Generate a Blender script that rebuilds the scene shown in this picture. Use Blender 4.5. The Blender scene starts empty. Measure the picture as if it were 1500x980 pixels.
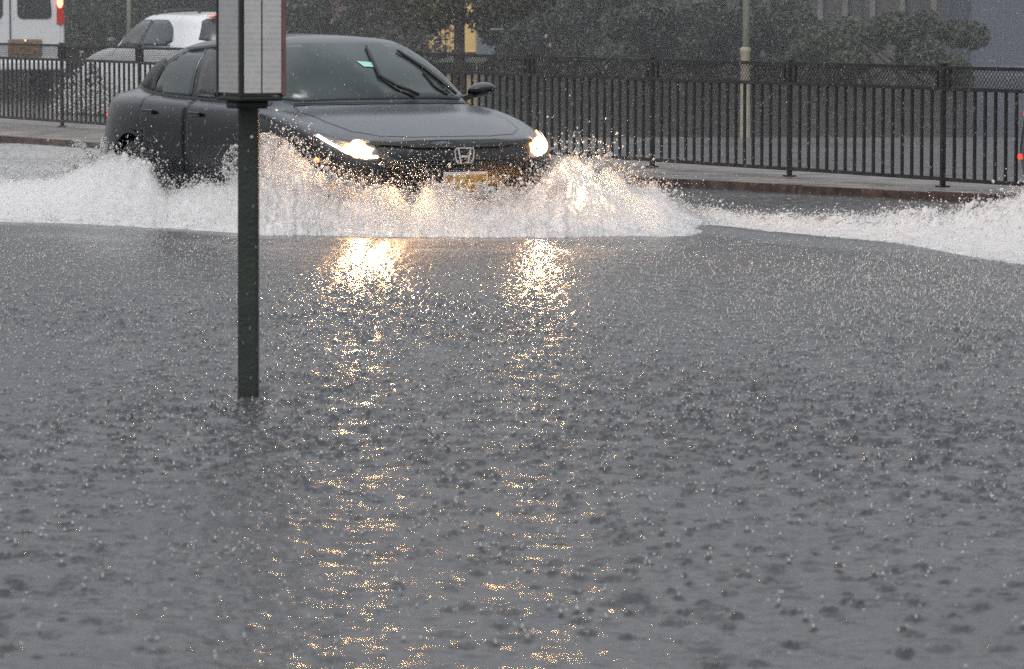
import bpy, bmesh, math, random
import numpy as np
from mathutils import Vector, Matrix, noise
from mathutils.bvhtree import BVHTree
from mathutils.geometry import delaunay_2d_cdt

random.seed(7)
rng = np.random.default_rng(11)
R = math.radians
S = bpy.context.scene
COL = S.collection
F0 = 6200.0          # focal length in photo pixels (telephoto)
EYE = 1.52           # camera height above the flood water (z = 0)
ROAD = -0.15         # road surface under the water

# ------------------------------------------------------------------ helpers
def at(px, depth, z=0.0):
    """world point on the line of sight column px at a distance"""
    return Vector(((px - 750) / F0 * depth, depth, z))

def zof(py, depth):
    return EYE - py * depth / F0

def tag(o, label=None, cat=None, group=None, kind=None):
    if label: o['label'] = label
    if cat: o['category'] = cat
    if group: o['group'] = group
    if kind: o['kind'] = kind
    return o

def empty(name, loc=(0, 0, 0), rz=0.0, parent=None):
    o = bpy.data.objects.new(name, None)
    COL.objects.link(o)
    o.location = loc
    o.rotation_euler = (0, 0, rz)
    if parent: o.parent = parent
    return o

def link(name, me, m, parent=None, smooth=False):
    if m is not None:
        me.materials.clear(); me.materials.append(m)
    if smooth:
        me.polygons.foreach_set('use_smooth', np.ones(len(me.polygons), dtype=bool))
    o = bpy.data.objects.new(name, me)
    COL.objects.link(o)
    if parent: o.parent = parent
    return o

def obj(name, bm, m, parent=None, smooth=False):
    me = bpy.data.meshes.new(name)
    bm.to_mesh(me); bm.free()
    return link(name, me, m, parent, smooth)

def npmesh(name, verts, faces, k):
    """fast mesh: verts (N,3), faces (M,k)"""
    me = bpy.data.meshes.new(name)
    verts = np.asarray(verts, dtype=np.float32); faces = np.asarray(faces, dtype=np.int32)
    me.vertices.add(len(verts)); me.vertices.foreach_set('co', verts.ravel())
    me.loops.add(faces.size); me.loops.foreach_set('vertex_index', faces.ravel())
    me.polygons.add(len(faces))
    me.polygons.foreach_set('loop_start', np.arange(0, faces.size, k, dtype=np.int32))
    me.update(calc_edges=True)
    return me

def box(bm, c, s, rz=0.0, rot=None, bev=0.0):
    """box centre c, full size s"""
    b = bmesh.new()
    bmesh.ops.create_cube(b, size=1.0)
    bmesh.ops.scale(b, vec=s, verts=b.verts)
    if bev > 0:
        bmesh.ops.bevel(b, geom=b.edges[:], offset=bev, segments=2, affect='EDGES', profile=0.5)
    M = Matrix.Translation(c) @ (rot if rot is not None else Matrix.Rotation(rz, 4, 'Z'))
    bmesh.ops.transform(b, matrix=M, verts=b.verts)
    me = bpy.data.meshes.new('tmp'); b.to_mesh(me); b.free()
    bm.from_mesh(me); bpy.data.meshes.remove(me)

def bar(bm, p, q, w, h=None, up=Vector((0, 0, 1))):
    """rectangular bar from p to q"""
    p = Vector(p); q = Vector(q); h = h or w
    d = (q - p); L = d.length; d.normalize()
    if abs(d.dot(up)) > .98: up = Vector((0, 1, 0))
    s = d.cross(up).normalized(); u = s.cross(d).normalized()
    M = Matrix((d, s, u)).transposed().to_4x4()
    box(bm, (p + q) / 2, (L, w, h), rot=M)

def tube(bm, pts, rad, n=8, cap=True):
    pts = [Vector(p) for p in pts]
    rr = rad if isinstance(rad, (list, tuple)) else [rad] * len(pts)
    rings = []
    for i, p in enumerate(pts):
        d = (pts[min(i + 1, len(pts) - 1)] - pts[max(i - 1, 0)]).normalized()
        up = Vector((0, 0, 1)) if abs(d.z) < .95 else Vector((1, 0, 0))
        s = d.cross(up).normalized(); u = s.cross(d)
        rings.append([bm.verts.new(p + (s * math.cos(2 * math.pi * k / n) + u * math.sin(2 * math.pi * k / n)) * rr[i]) for k in range(n)])
    for a, b in zip(rings, rings[1:]):
        for k in range(n):
            bm.faces.new((a[k], a[(k + 1) % n], b[(k + 1) % n], b[k]))
    if cap:
        bm.faces.new(rings[0][::-1]); bm.faces.new(rings[-1])

def lathe(bm, prof, M, n=32):
    """prof list of (r, h) around local z, transformed by M"""
    rings = [[bm.verts.new(M @ Vector((r * math.cos(2 * math.pi * k / n), r * math.sin(2 * math.pi * k / n), h))) for k in range(n)] for r, h in prof]
    for a, b in zip(rings, rings[1:]):
        for k in range(n):
            bm.faces.new((a[k], a[(k + 1) % n], b[(k + 1) % n], b[k]))

# ------------------------------------------------------------------ materials
def mat(name):
    m = bpy.data.materials.new(name); m.use_nodes = True
    nt = m.node_tree
    return m, nt, nt.nodes['Principled BSDF']

def pmat(name, col, rough=.5, metal=0.0, var=.25, vscale=6.0, bump=0.0, bscale=80.0, coat=0.0, spec=.5, wet=None, emit=None, estr=0.0):
    """principled with procedural colour variation and optional bump"""
    m, nt, b = mat(name)
    tc = nt.nodes.new('ShaderNodeTexCoord')
    n = nt.nodes.new('ShaderNodeTexNoise'); n.inputs['Scale'].default_value = vscale; n.inputs['Detail'].default_value = 6
    nt.links.new(tc.outputs['Object'], n.inputs['Vector'])
    r = nt.nodes.new('ShaderNodeValToRGB')
    r.color_ramp.elements[0].position = .3; r.color_ramp.elements[1].position = .7
    r.color_ramp.elements[0].color = tuple(c * (1 - var) for c in col) + (1,)
    r.color_ramp.elements[1].color = tuple(min(1, c * (1 + var)) for c in col) + (1,)
    nt.links.new(n.outputs['Fac'], r.inputs['Fac']); nt.links.new(r.outputs['Color'], b.inputs['Base Color'])
    b.inputs['Roughness'].default_value = rough; b.inputs['Metallic'].default_value = metal
    b.inputs['Coat Weight'].default_value = coat; b.inputs['Coat Roughness'].default_value = .08
    b.inputs['Specular IOR Level'].default_value = spec
    if wet:
        mr = nt.nodes.new('ShaderNodeMapRange')
        mr.inputs['To Min'].default_value = wet[0]; mr.inputs['To Max'].default_value = wet[1]
        nt.links.new(n.outputs['Fac'], mr.inputs['Value']); nt.links.new(mr.outputs['Result'], b.inputs['Roughness'])
    if bump:
        n2 = nt.nodes.new('ShaderNodeTexNoise'); n2.inputs['Scale'].default_value = bscale; n2.inputs['Detail'].default_value = 3
        nt.links.new(tc.outputs['Object'], n2.inputs['Vector'])
        bp = nt.nodes.new('ShaderNodeBump'); bp.inputs['Strength'].default_value = bump; bp.inputs['Distance'].default_value = .01
        nt.links.new(n2.outputs['Fac'], bp.inputs['Height']); nt.links.new(bp.outputs['Normal'], b.inputs['Normal'])
    if emit:
        b.inputs['Emission Color'].default_value = emit + (1,); b.inputs['Emission Strength'].default_value = estr
    return m

M = {}
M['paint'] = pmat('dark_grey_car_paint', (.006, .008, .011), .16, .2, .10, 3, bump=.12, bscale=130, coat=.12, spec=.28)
def wet_sky_sheen(m, top, lo=.35, hi=.95):  # sky brightness and rain drops on upward faces, painted into the base colour
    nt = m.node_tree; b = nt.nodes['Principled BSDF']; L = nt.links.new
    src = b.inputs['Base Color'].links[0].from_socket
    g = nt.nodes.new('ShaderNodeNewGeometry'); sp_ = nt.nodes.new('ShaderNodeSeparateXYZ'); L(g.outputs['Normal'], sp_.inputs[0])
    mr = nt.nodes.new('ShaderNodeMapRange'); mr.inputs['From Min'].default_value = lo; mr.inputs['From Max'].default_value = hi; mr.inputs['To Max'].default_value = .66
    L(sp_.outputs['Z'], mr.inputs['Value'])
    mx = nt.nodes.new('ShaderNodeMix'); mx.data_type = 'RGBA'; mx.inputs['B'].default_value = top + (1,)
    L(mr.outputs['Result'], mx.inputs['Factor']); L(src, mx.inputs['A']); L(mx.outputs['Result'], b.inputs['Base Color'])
wet_sky_sheen(M['paint'], (.17, .19, .215))
M['paint_dark'] = pmat('black_car_paint', (.012, .012, .014), .3, .2, .1, 3, bump=.1, bscale=150, coat=.8)
M['white_paint'] = pmat('white_car_paint', (.62, .64, .66), .35, 0, .05, 3, bump=.1, bscale=100, coat=.5)
M['trim'] = pmat('black_plastic_trim', (.010, .010, .010), .42, 0, .2, 20, bump=.2, bscale=120)
M['grille'] = pmat('wet_black_grille', (.008, .008, .008), .22, 0, .2, 20, bump=.6, bscale=90)
M['rubber'] = pmat('tyre_rubber', (.015, .015, .015), .7, 0, .2, 20)
M['alloy'] = pmat('alloy_rim', (.35, .35, .36), .3, .9, .1, 8)
M['chrome'] = pmat('chrome', (.75, .75, .76), .15, 1.0, .05, 8)
M['glass'] = pmat('teal_tinted_glass', (.026, .042, .044), .09, 0, .45, 1.6, bump=.10, bscale=160, spec=.7)
M['glass_dark'] = pmat('dark_car_glass', (.03, .034, .034), .12, 0, .3, 2, bump=.1, bscale=120, spec=.6)
M['red_on'] = pmat('lit_red_lens', (.5, .02, .01), .3, 0, .1, 30, emit=(1, .03, .015), estr=3.0)
M['red_hot'] = pmat('lit_red_bulb', (.9, .1, .05), .3, 0, .1, 30, emit=(1, .12, .05), estr=14.0)
M['red_lens'] = pmat('red_lens', (.25, .012, .01), .2, 0, .1, 30, emit=(1, .03, .02), estr=.15)
M['orange'] = pmat('lit_orange_marker', (.8, .2, .03), .3, 0, .1, 30, emit=(1, .16, .03), estr=7.0)
M['led'] = pmat('white_led_strip', (.9, .9, .9), .3, 0, .02, 30, emit=(1, .90, .80), estr=5.0)
M['halogen'] = pmat('halogen_lamp', (1, .9, .8), .3, 0, .02, 30, emit=(1, .47, .16), estr=3600.0)
M['halo'] = pmat('halogen_reflector', (1, .8, .6), .3, 0, .02, 30, emit=(1, .46, .15), estr=6.0)
M['lamp_lit'] = pmat('glowing_headlamp_glass', (.9, .7, .5), .2, 0, .3, 26, emit=(1, .42, .13), estr=3.0)
M['lampglass'] = pmat('headlamp_lens', (.25, .24, .22), .1, .6, .3, 18)
M['plate'] = pmat('yellow_number_plate', (.27, .16, .03), .45, 0, .5, 16)
M['plate_brown'] = pmat('brown_wet_number_plate', (.20, .13, .07), .45, 0, .45, 12)
M['sticker'] = pmat('pale_green_sticker', (.30, .62, .52), .5, 0, .1, 30)
M['fence'] = pmat('wet_rusty_black_steel', (.022, .019, .019), .42, .3, .5, 9, bump=.3, bscale=60)
M['post'] = pmat('dark_green_painted_post', (.016, .024, .019), .42, 0, .35, 9, bump=.25, bscale=70)
M['case'] = pmat('grey_sign_case_metal', (.10, .10, .10), .4, .4, .3, 9)
M['casedark'] = pmat('dark_sign_edge', (.028, .027, .025), .4, .3, .3, 9)
M['caseedge_red'] = pmat('reddish_plastic_edge', (.17, .085, .08), .4, 0, .3, 12)
M['bark'] = pmat('wet_bark', (.075, .055, .045), .8, 0, .4, 9, bump=.8, bscale=30)
M['pole_green'] = pmat('pale_green_pole_paint', (.30, .34, .27), .45, 0, .2, 6)
M['pole_tan'] = pmat('tan_pole_base', (.30, .27, .20), .5, 0, .25, 6, bump=.2)
M['brick'] = pmat('dark_wet_brick', (.060, .055, .055), .8, 0, .3, 4)
M['bluewall'] = pmat('blue_grey_metal_wall', (.072, .090, .120), .55, .0, .12, .8)
M['slatewall'] = pmat('slate_blue_wall', (.13, .155, .175), .6, 0, .2, 1.2)
M['redwall'] = pmat('dull_red_wall', (.16, .10, .09), .8, 0, .2, 3)
M['yellow_lit'] = pmat('lit_yellow_panel', (.55, .40, .16), .6, 0, .2, 2.5, emit=(1, .62, .22), estr=.17)
M['ledge'] = pmat('pale_concrete_ledge', (.26, .26, .25), .7, 0, .2, 3)
M['winpane'] = pmat('dim_window_pane', (.05, .06, .065), .2, 0, .3, .7)
M['pilaster'] = pmat('grey_stone_pilaster', (.11, .11, .11), .8, 0, .3, 2)
M['pave'] = pmat('wet_concrete_pavement', (.155, .138, .13), .4, 0, .6, 2.8, bump=.12, bscale=55, wet=(.2, .6))
M['kerb'] = pmat('wet_brown_kerb', (.060, .038, .030), .6, 0, .7, 9, bump=.15, bscale=40)
M['asphalt'] = pmat('wet_asphalt', (.034, .031, .032), .3, 0, .4, 1.2, bump=.10, bscale=60, wet=(.05, .15))

def foliage_mat(name, c1, c2):
    m, nt, b = mat(name)
    g = nt.nodes.new('ShaderNodeNewGeometry')
    r = nt.nodes.new('ShaderNodeValToRGB')
    r.color_ramp.elements[0].color = c1 + (1,); r.color_ramp.elements[1].color = c2 + (1,)
    n = nt.nodes.new('ShaderNodeTexNoise'); n.inputs['Scale'].default_value = 1.3; n.inputs['Detail'].default_value = 4
    tc = nt.nodes.new('ShaderNodeTexCoord'); nt.links.new(tc.outputs['Object'], n.inputs['Vector'])
    mx = nt.nodes.new('ShaderNodeMath'); mx.operation = 'MULTIPLY_ADD'; mx.inputs[1].default_value = .5
    nt.links.new(g.outputs['Random Per Island'], mx.inputs[0])
    m2 = nt.nodes.new('ShaderNodeMath'); m2.operation = 'MULTIPLY_ADD'; m2.inputs[1].default_value = 1.6; m2.inputs[2].default_value = -.5
    nt.links.new(n.outputs['Fac'], m2.inputs[0]); nt.links.new(m2.outputs[0], mx.inputs[2])
    nt.links.new(mx.outputs[0], r.inputs['Fac']); nt.links.new(r.outputs['Color'], b.inputs['Base Color'])
    b.inputs['Roughness'].default_value = .6
    return m
M['leaf'] = foliage_mat('dark_wet_leaves', (.010, .013, .009), (.042, .052, .034))
M['leaf_green'] = foliage_mat('green_wet_leaves', (.012, .018, .009), (.050, .066, .032))
M['leaf_olive'] = foliage_mat('olive_wet_leaves', (.022, .024, .010), (.08, .08, .035))

# white water
def white_water(name, a=.90, trans=.42, gl=.08):
    m, nt, b = mat(name)
    nt.nodes.remove(b)
    out = nt.nodes['Material Output']
    d = nt.nodes.new('ShaderNodeBsdfDiffuse'); t = nt.nodes.new('ShaderNodeBsdfTranslucent'); g = nt.nodes.new('ShaderNodeBsdfGlossy')
    tc = nt.nodes.new('ShaderNodeTexCoord'); n = nt.nodes.new('ShaderNodeTexNoise'); n.inputs['Scale'].default_value = 9; n.inputs['Detail'].default_value = 8
    n.inputs['Roughness'].default_value = .7
    nt.links.new(tc.outputs['Object'], n.inputs['Vector'])
    r = nt.nodes.new('ShaderNodeValToRGB')
    r.color_ramp.elements[0].position = .28; r.color_ramp.elements[1].position = .62
    r.color_ramp.elements[0].color = (a * .68, a * .67, a * .66, 1); r.color_ramp.elements[1].color = (a, a, a * 1.01, 1)
    nt.links.new(n.outputs['Fac'], r.inputs['Fac'])
    nt.links.new(r.outputs['Color'], d.inputs['Color']); nt.links.new(r.outputs['Color'], t.inputs['Color'])
    g.inputs['Roughness'].default_value = .25
    m1 = nt.nodes.new('ShaderNodeMixShader'); m1.inputs[0].default_value = trans
    nt.links.new(d.outputs[0], m1.inputs[1]); nt.links.new(t.outputs[0], m1.inputs[2])
    m2 = nt.nodes.new('ShaderNodeMixShader'); m2.inputs[0].default_value = gl
    nt.links.new(m1.outputs[0], m2.inputs[1]); nt.links.new(g.outputs[0], m2.inputs[2])
    nt.links.new(m2.outputs[0], out.inputs['Surface'])
    return m
M['foam'] = white_water('churned_white_water')
M['drop'] = white_water('water_droplets', .85, .48, .2)
M['raindrop'] = white_water('falling_rain', .55, .5, .3)

# flood water: murky glossy sheet, foam attribute whitens it
def water_mat():
    m, nt, b = mat('murky_flood_water')
    tc = nt.nodes.new('ShaderNodeTexCoord')
    L = nt.links.new
    n1 = nt.nodes.new('ShaderNodeTexNoise'); n1.inputs['Scale'].default_value = 42; n1.inputs['Detail'].default_value = 3
    L(tc.outputs['Object'], n1.inputs['Vector'])
    bp = nt.nodes.new('ShaderNodeBump'); bp.inputs['Strength'].default_value = .38; bp.inputs['Distance'].default_value = .007
    L(n1.outputs['Fac'], bp.inputs['Height'])
    # broad patches of rougher / calmer water
    n2 = nt.nodes.new('ShaderNodeTexNoise'); n2.inputs['Scale'].default_value = .55; n2.inputs['Detail'].default_value = 3
    L(tc.outputs['Object'], n2.inputs['Vector'])
    mr = nt.nodes.new('ShaderNodeMapRange'); mr.inputs['From Min'].default_value = .3; mr.inputs['From Max'].default_value = .7
    mr.inputs['To Min'].default_value = .15; mr.inputs['To Max'].default_value = .27
    L(n2.outputs['Fac'], mr.inputs['Value']); L(mr.outputs['Result'], b.inputs['Roughness'])
    at_ = nt.nodes.new('ShaderNodeAttribute'); at_.attribute_name = 'foam'
    n3 = nt.nodes.new('ShaderNodeTexNoise'); n3.inputs['Scale'].default_value = 14; n3.inputs['Detail'].default_value = 8; n3.inputs['Roughness'].default_value = .75
    mp = nt.nodes.new('ShaderNodeMapping'); mp.inputs['Scale'].default_value = (1, .35, 1)
    L(tc.outputs['Object'], mp.inputs['Vector']); L(mp.outputs['Vector'], n3.inputs['Vector'])
    ad = nt.nodes.new('ShaderNodeMath'); ad.operation = 'ADD'; L(n3.outputs['Fac'], ad.inputs[0]); L(at_.outputs['Fac'], ad.inputs[1])
    mf = nt.nodes.new('ShaderNodeMapRange'); mf.inputs['From Min'].default_value = .95; mf.inputs['From Max'].default_value = 1.25
    L(ad.outputs[0], mf.inputs['Value'])
    mc = nt.nodes.new('ShaderNodeMix'); mc.data_type = 'RGBA'
    mc.inputs['A'].default_value = (.056, .058, .063, 1); mc.inputs['B'].default_value = (.62, .62, .62, 1)
    L(mf.outputs['Result'], mc.inputs['Factor']); L(mc.outputs['Result'], b.inputs['Base Color'])
    b.inputs['IOR'].default_value = 1.33
    L(bp.outputs['Normal'], b.inputs['Normal'])
    return m
M['water'] = water_mat()

# ------------------------------------------------------------------ world, sun, camera
w = bpy.data.worlds.new('World'); S.world = w; w.use_nodes = True
nt = w.node_tree; bg = nt.nodes['Background']
SUN_EL, SUN_AZ = R(48), R(200)
sky = nt.nodes.new('ShaderNodeTexSky'); sky.sky_type = 'NISHITA'; sky.sun_disc = False
sky.sun_elevation = SUN_EL; sky.sun_rotation = SUN_AZ; sky.dust_density = 4.0; sky.air_density = 1.5
hs = nt.nodes.new('ShaderNodeHueSaturation'); hs.inputs['Saturation'].default_value = .13; hs.inputs['Value'].default_value = 1.0
nt.links.new(sky.outputs[0], hs.inputs['Color'])
mixc = nt.nodes.new('ShaderNodeMix'); mixc.data_type = 'RGBA'; mixc.blend_type = 'MIX'; mixc.inputs['Factor'].default_value = .55
mixc.inputs['B'].default_value = (6.3, 6.5, 6.85, 1)     # even cloud layer over the sky
nt.links.new(hs.outputs['Color'], mixc.inputs['A'])
# an overcast sky is about three times brighter overhead than at the horizon
tcw = nt.nodes.new('ShaderNodeTexCoord'); spw = nt.nodes.new('ShaderNodeSeparateXYZ'); nt.links.new(tcw.outputs['Generated'], spw.inputs[0])
mrw = nt.nodes.new('ShaderNodeMapRange'); mrw.inputs['From Min'].default_value = 0; mrw.inputs['From Max'].default_value = .9
mrw.inputs['To Min'].default_value = .66; mrw.inputs['To Max'].default_value = 1.45
nt.links.new(spw.outputs['Z'], mrw.inputs['Value'])
vm = nt.nodes.new('ShaderNodeVectorMath'); vm.operation = 'SCALE'
nt.links.new(mixc.outputs['Result'], vm.inputs[0]); nt.links.new(mrw.outputs['Result'], vm.inputs['Scale'])
nt.links.new(vm.outputs[0], bg.inputs['Color'])
bg.inputs['Strength'].default_value = .128

sd = bpy.data.lights.new('sun', 'SUN'); sd.energy = 1.1; sd.angle = R(25); sd.color = (1, .96, .92)
so = bpy.data.objects.new('sun', sd); COL.objects.link(so)
so.rotation_euler = (R(42), 0, R(180) - SUN_AZ + R(0))

cd = bpy.data.cameras.new('camera'); cam = bpy.data.objects.new('camera', cd); COL.objects.link(cam)
cd.sensor_width = 36; cd.lens = F0 / 1500 * 36; cd.clip_end = 2000; cd.clip_start = .5
cam.location = (0, 0, EYE); cam.rotation_euler = (R(90) - math.atan(490 / F0), 0, 0)
cd.dof.use_dof = True; cd.dof.focus_distance = 28.3; cd.dof.aperture_fstop = 11.0
S.camera = cam
S.view_settings.view_transform = 'Standard'; S.view_settings.look = 'None'
S.view_settings.exposure = 0; S.view_settings.gamma = 1
S.cycles.max_bounces = 8; S.cycles.diffuse_bounces = 6; S.cycles.transmission_bounces = 6; S.cycles.glossy_bounces = 4; S.cycles.volume_bounces = 3
S.cycles.sample_clamp_indirect = 4; S.cycles.sample_clamp_direct = 0
S.cycles.use_denoising = False
S.render.film_transparent = False

# ------------------------------------------------------------------ fence line (world)
FA = Vector((2.30, 35.1, 0)); FD = Vector((-.4760, .8794, 0)); FN = Vector((.8794, .4760, 0))   # along, away from the road side
FZ = .06
def fpt(s, z=0, off=0): return FA + FD * s + FN * off + Vector((0, 0, z))

# ------------------------------------------------------------------ ground
def poly_obj(name, pts, z, m, thick=0):
    bm = bmesh.new()
    vs = [bm.verts.new((p[0], p[1], z)) for p in pts]
    f = bm.faces.new(vs)
    if f.normal.z < 0: f.normal_flip()
    if thick:
        r = bmesh.ops.extrude_face_region(bm, geom=[f])
        bmesh.ops.translate(bm, verts=[v for v in r['geom'] if isinstance(v, bmesh.types.BMVert)], vec=(0, 0, -thick))
        bmesh.ops.recalc_face_normals(bm, faces=bm.faces)
    return obj(name, bm, m)
tag(poly_obj('ground', [(-600, -100), (600, -100), (600, 900), (-600, 900)], ROAD - .02, M['asphalt']), kind='structure')
near_kerb = [Vector((-9.5, 52.3, 0)), Vector((-5.07, 44.9, 0)), Vector((-1.9, 39.7, 0)), Vector((1.39, 34.6, 0)), Vector((3.22, 32.3, 0)), Vector((6.5, 28.0, 0)), Vector((12, 20.4, 0))]
far_edge = [fpt(-19, 0, .9), fpt(24, 0, .9)]
bm = bmesh.new(); prev = None
for i, p in enumerate(near_kerb):
    sfar = (p - FA).dot(FD); q = fpt(sfar, 0, .9)
    cur = [bm.verts.new((p.x, p.y, FZ)), bm.verts.new((q.x, q.y, FZ)), bm.verts.new((q.x, q.y, -.5)), bm.verts.new((p.x, p.y, -.5))]
    if prev:
        for k in range(4): bm.faces.new((prev[k], prev[(k + 1) % 4], cur[(k + 1) % 4], cur[k]))
    prev = cur
bmesh.ops.recalc_face_normals(bm, faces=bm.faces)
tag(obj('median_pavement', bm, M['pave']), kind='structure')
# kerb stones along the near edge
bm = bmesh.new()
for a, b in zip(near_kerb, near_kerb[1:]):
    d = (b - a).normalized(); n = Vector((d.y, -d.x, 0));  n = -n if n.y > 0 else n
    L_ = (b - a).length; nn = max(1, round(L_ / 1.2))
    for k in range(nn):
        o1 = n * (.038 + random.gauss(0, .004)) + Vector((0, 0, -.06 + random.gauss(0, .004)))
        bar(bm, a + d * (L_ * k / nn + .006) + o1, a + d * (L_ * (k + 1) / nn - .006) + o1, .07, .245)
tag(obj('kerb', bm, M['kerb']), kind='structure')
fr = [fpt(-40, 0, .905), fpt(70, 0, .905), fpt(70, 0, 90), fpt(-40, 0, 90)]
tag(poly_obj('far_road', [(p.x, p.y) for p in fr], -.10, M['asphalt']), kind='structure')

# ------------------------------------------------------------------ splash profile along the cars (control points)
# px, depth of the front foot, depth of the ridge, ridge height
SP = np.array([
 (-60, 29.2, 32.4, .10), (0, 29.0, 32.2, .14), (60, 28.9, 32.0, .20), (105, 28.8, 31.8, .25), (150, 28.6, 31.4, .36),
 (190, 28.5, 30.6, .38), (214, 28.3, 30.3, .36), (245, 28.2, 30.2, .14), (300, 27.9, 29.5, .24), (340, 27.6, 28.9, .30),
 (362, 27.5, 28.5, .42), (390, 27.4, 28.2, .60), (425, 27.4, 28.0, .52), (460, 27.35, 27.85, .35), (490, 27.3, 27.8, .29), (540, 27.2, 27.8, .27),
 (585, 27.2, 27.8, .24), (602, 27.15, 27.8, .17), (620, 27.15, 27.8, .28), (650, 27.15, 27.8, .25), (700, 27.15, 27.8, .19), (735, 27.15, 27.8, .24), (770, 27.15, 27.85, .24),
 (800, 27.15, 27.9, .34), (840, 27.2, 28.1, .42), (880, 27.25, 28.4, .37), (930, 27.3, 28.7, .30), (965, 27.2, 28.8, .24), (1000, 27.4, 28.9, .10), (1030, 27.8, 28.9, .03)])
def sp_at(px):
    return [np.interp(px, SP[:, 0], SP[:, k]) for k in (1, 2, 3)]
# right-hand wave thrown by the second car
SR = np.array([
 (930, 28.5, 29.8, .03), (980, 28.6, 29.9, .06), (1050, 28.4, 29.6, .05), (1120, 27.7, 29.0, .05), (1200, 27.1, 28.6, .06), (1280, 26.6, 28.2, .09),
 (1340, 26.0, 27.8, .16), (1400, 25.2, 27.6, .16), (1440, 24.7, 27.5, .21), (1480, 24.3, 27.3, .26), (1520, 24.0, 27.2, .29), (1600, 23.9, 27.0, .3), (1700, 23.8, 26.5, .2)])

# ------------------------------------------------------------------ water sheet with ripples
def build_water():
    ys = [9.2]
    while ys[-1] < 47:
        y = ys[-1]; ys.append(y + min(.055, max(.0085, .42 * y * y / (4233 * EYE))))
    ys = np.array(ys); NC = 760
    half = ys * .1215 + .55
    u = np.linspace(-1, 1, NC)
    X = half[:, None] * u[None, :]; Y = np.repeat(ys[:, None], NC, 1)
    Z = np.zeros_like(X)
    # wind chop and old ripples
    r2 = np.random.default_rng(3)
    for k in range(46):
        lam = 10 ** r2.uniform(math.log10(.045), math.log10(1.1)); th = r2.uniform(0, math.pi * 2)
        if lam > .3: th = R(90) + r2.normal(0, .45)
        slope = .036 if lam < .14 else (.017 if lam < .3 else .0038)
        A = slope * lam / (2 * math.pi)
        Z += A * np.sin((X * math.cos(th) + Y * math.sin(th)) * 2 * math.pi / lam + r2.uniform(0, 6.28)) * (np.clip((30 - Y) / 9, .45, 1) if lam < .3 else 1)
    # how hard the rain stirs the surface (sheltered calm strip behind the wave front on the left)
    pxs = 750 + X / Y * F0; pys = EYE / Y * F0
    calm = np.clip((400 - pys) / 25, 0, 1) * np.clip((520 - pxs) / 90, 0, 1)
    pat = sum(np.sin(X * a_ + Y * b_ + c_) for a_, b_, c_ in ((1.3, .45, 0), (-.9, .8, 2), (2.4, -.35, 4), (.5, 1.3, 1), (3.1, .9, 3))) / 5
    act = (1 - .8 * calm) * (1 + .8 * pat) * np.clip((28.5 - Y) / 8, .38, 1)
    n = 42000
    dy = np.sqrt(r2.uniform(0, 1, n)) * (30.5 - 9.2) + 9.2
    dx = r2.uniform(-1, 1, n) * (dy * .1215 + .5)
    age = r2.uniform(0, 1, n)
    spl = []
    for i in range(n):
        x0, y0, a = dx[i], dy[i], age[i]
        Rr = .004 + .042 * a; wd = .009 + .012 * a; lam = .020 + .016 * a
        A = (.0046 * (1 - a) ** 1.0 + .0017) * (.4 + 1.2 * random.random())
        ext = Rr + 2.4 * wd
        i0, i1 = np.searchsorted(ys, (y0 - ext, y0 + ext))
        if i1 <= i0: continue
        h = y0 * .1215 + .55
        j0 = max(0, int(((x0 - ext) / h + 1) / 2 * (NC - 1))); j1 = min(NC, int(((x0 + ext) / h + 1) / 2 * (NC - 1)) + 2)
        if j1 <= j0: continue
        rr = np.hypot(X[i0:i1, j0:j1] - x0, Y[i0:i1, j0:j1] - y0)
        ring = A * np.cos((rr - Rr) * 2 * math.pi / lam) * np.exp(-((rr - Rr) / wd) ** 2)
        if a < .10:
            ring = ring + .0065 * random.uniform(.4, 1) * np.exp(-(rr / .007) ** 2)
            spl.append((x0, y0))
        Z[i0:i1, j0:j1] += ring * act[i0:i1, j0:j1]
    # wave fronts spreading from the cars
    prof_f = np.interp(pxs, SP[:, 0], SP[:, 1]); msk = (pxs < 1010)
    d = Y - prof_f
    Z += np.where(msk, .012 * np.exp(-((d + .5) / .28) ** 2) - .010 * np.exp(-((d + 1.1) / .3) ** 2) + .006 * np.exp(-((d + 1.8) / .4) ** 2), 0)
    pr = np.interp(pxs, SR[:, 0], SR[:, 1]); ms2 = np.clip((pxs - 950) / 100, 0, 1)
    d2 = Y - pr
    Z += ms2 * (.02 * np.exp(-((d2 + .25) / .3) ** 2) - .018 * np.exp(-((d2 + .9) / .35) ** 2))
    foam = np.zeros_like(X)
    foam = np.maximum(foam, np.where(msk, np.clip(1 + (d - .1) / .5, 0, 1) * .65 * (Y < 45), 0) * np.clip((pxs < 330) + (Y < 31.5), 0, 1))
    foam = np.maximum(foam, np.clip(1 + d2 / .4, 0, 1) * ms2 * .5 * np.clip((30.5 - Y) / 1.5, 0, 1))
    # churn behind
    foam = np.maximum(foam, .42 * np.clip((36 - Y) / 3, 0, 1) * np.clip((Y - 28.5), 0, 1))
    edge = np.clip((1 - np.abs(u)) / .04, 0, 1)[None, :] * np.clip((Y - 9.2) / .3, 0, 1) * np.clip((47 - Y) / .5, 0, 1)
    Z = Z * edge
    NR = len(ys)
    idx = np.arange(NR * NC).reshape(NR, NC)
    faces = np.stack([idx[:-1, :-1], idx[:-1, 1:], idx[1:, 1:], idx[1:, :-1]], -1).reshape(-1, 4)
    V = np.stack([X, Y, Z], -1).reshape(-1, 3)
    me = npmesh('water', V, faces, 4)
    at_ = me.attributes.new('foam', 'FLOAT', 'POINT'); at_.data.foreach_set('value', foam.ravel().astype(np.float32))
    o = link('water', me, M['water'], None, True); tag(o, kind='structure')
    return np.array(spl)
impacts = build_water()
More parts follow.
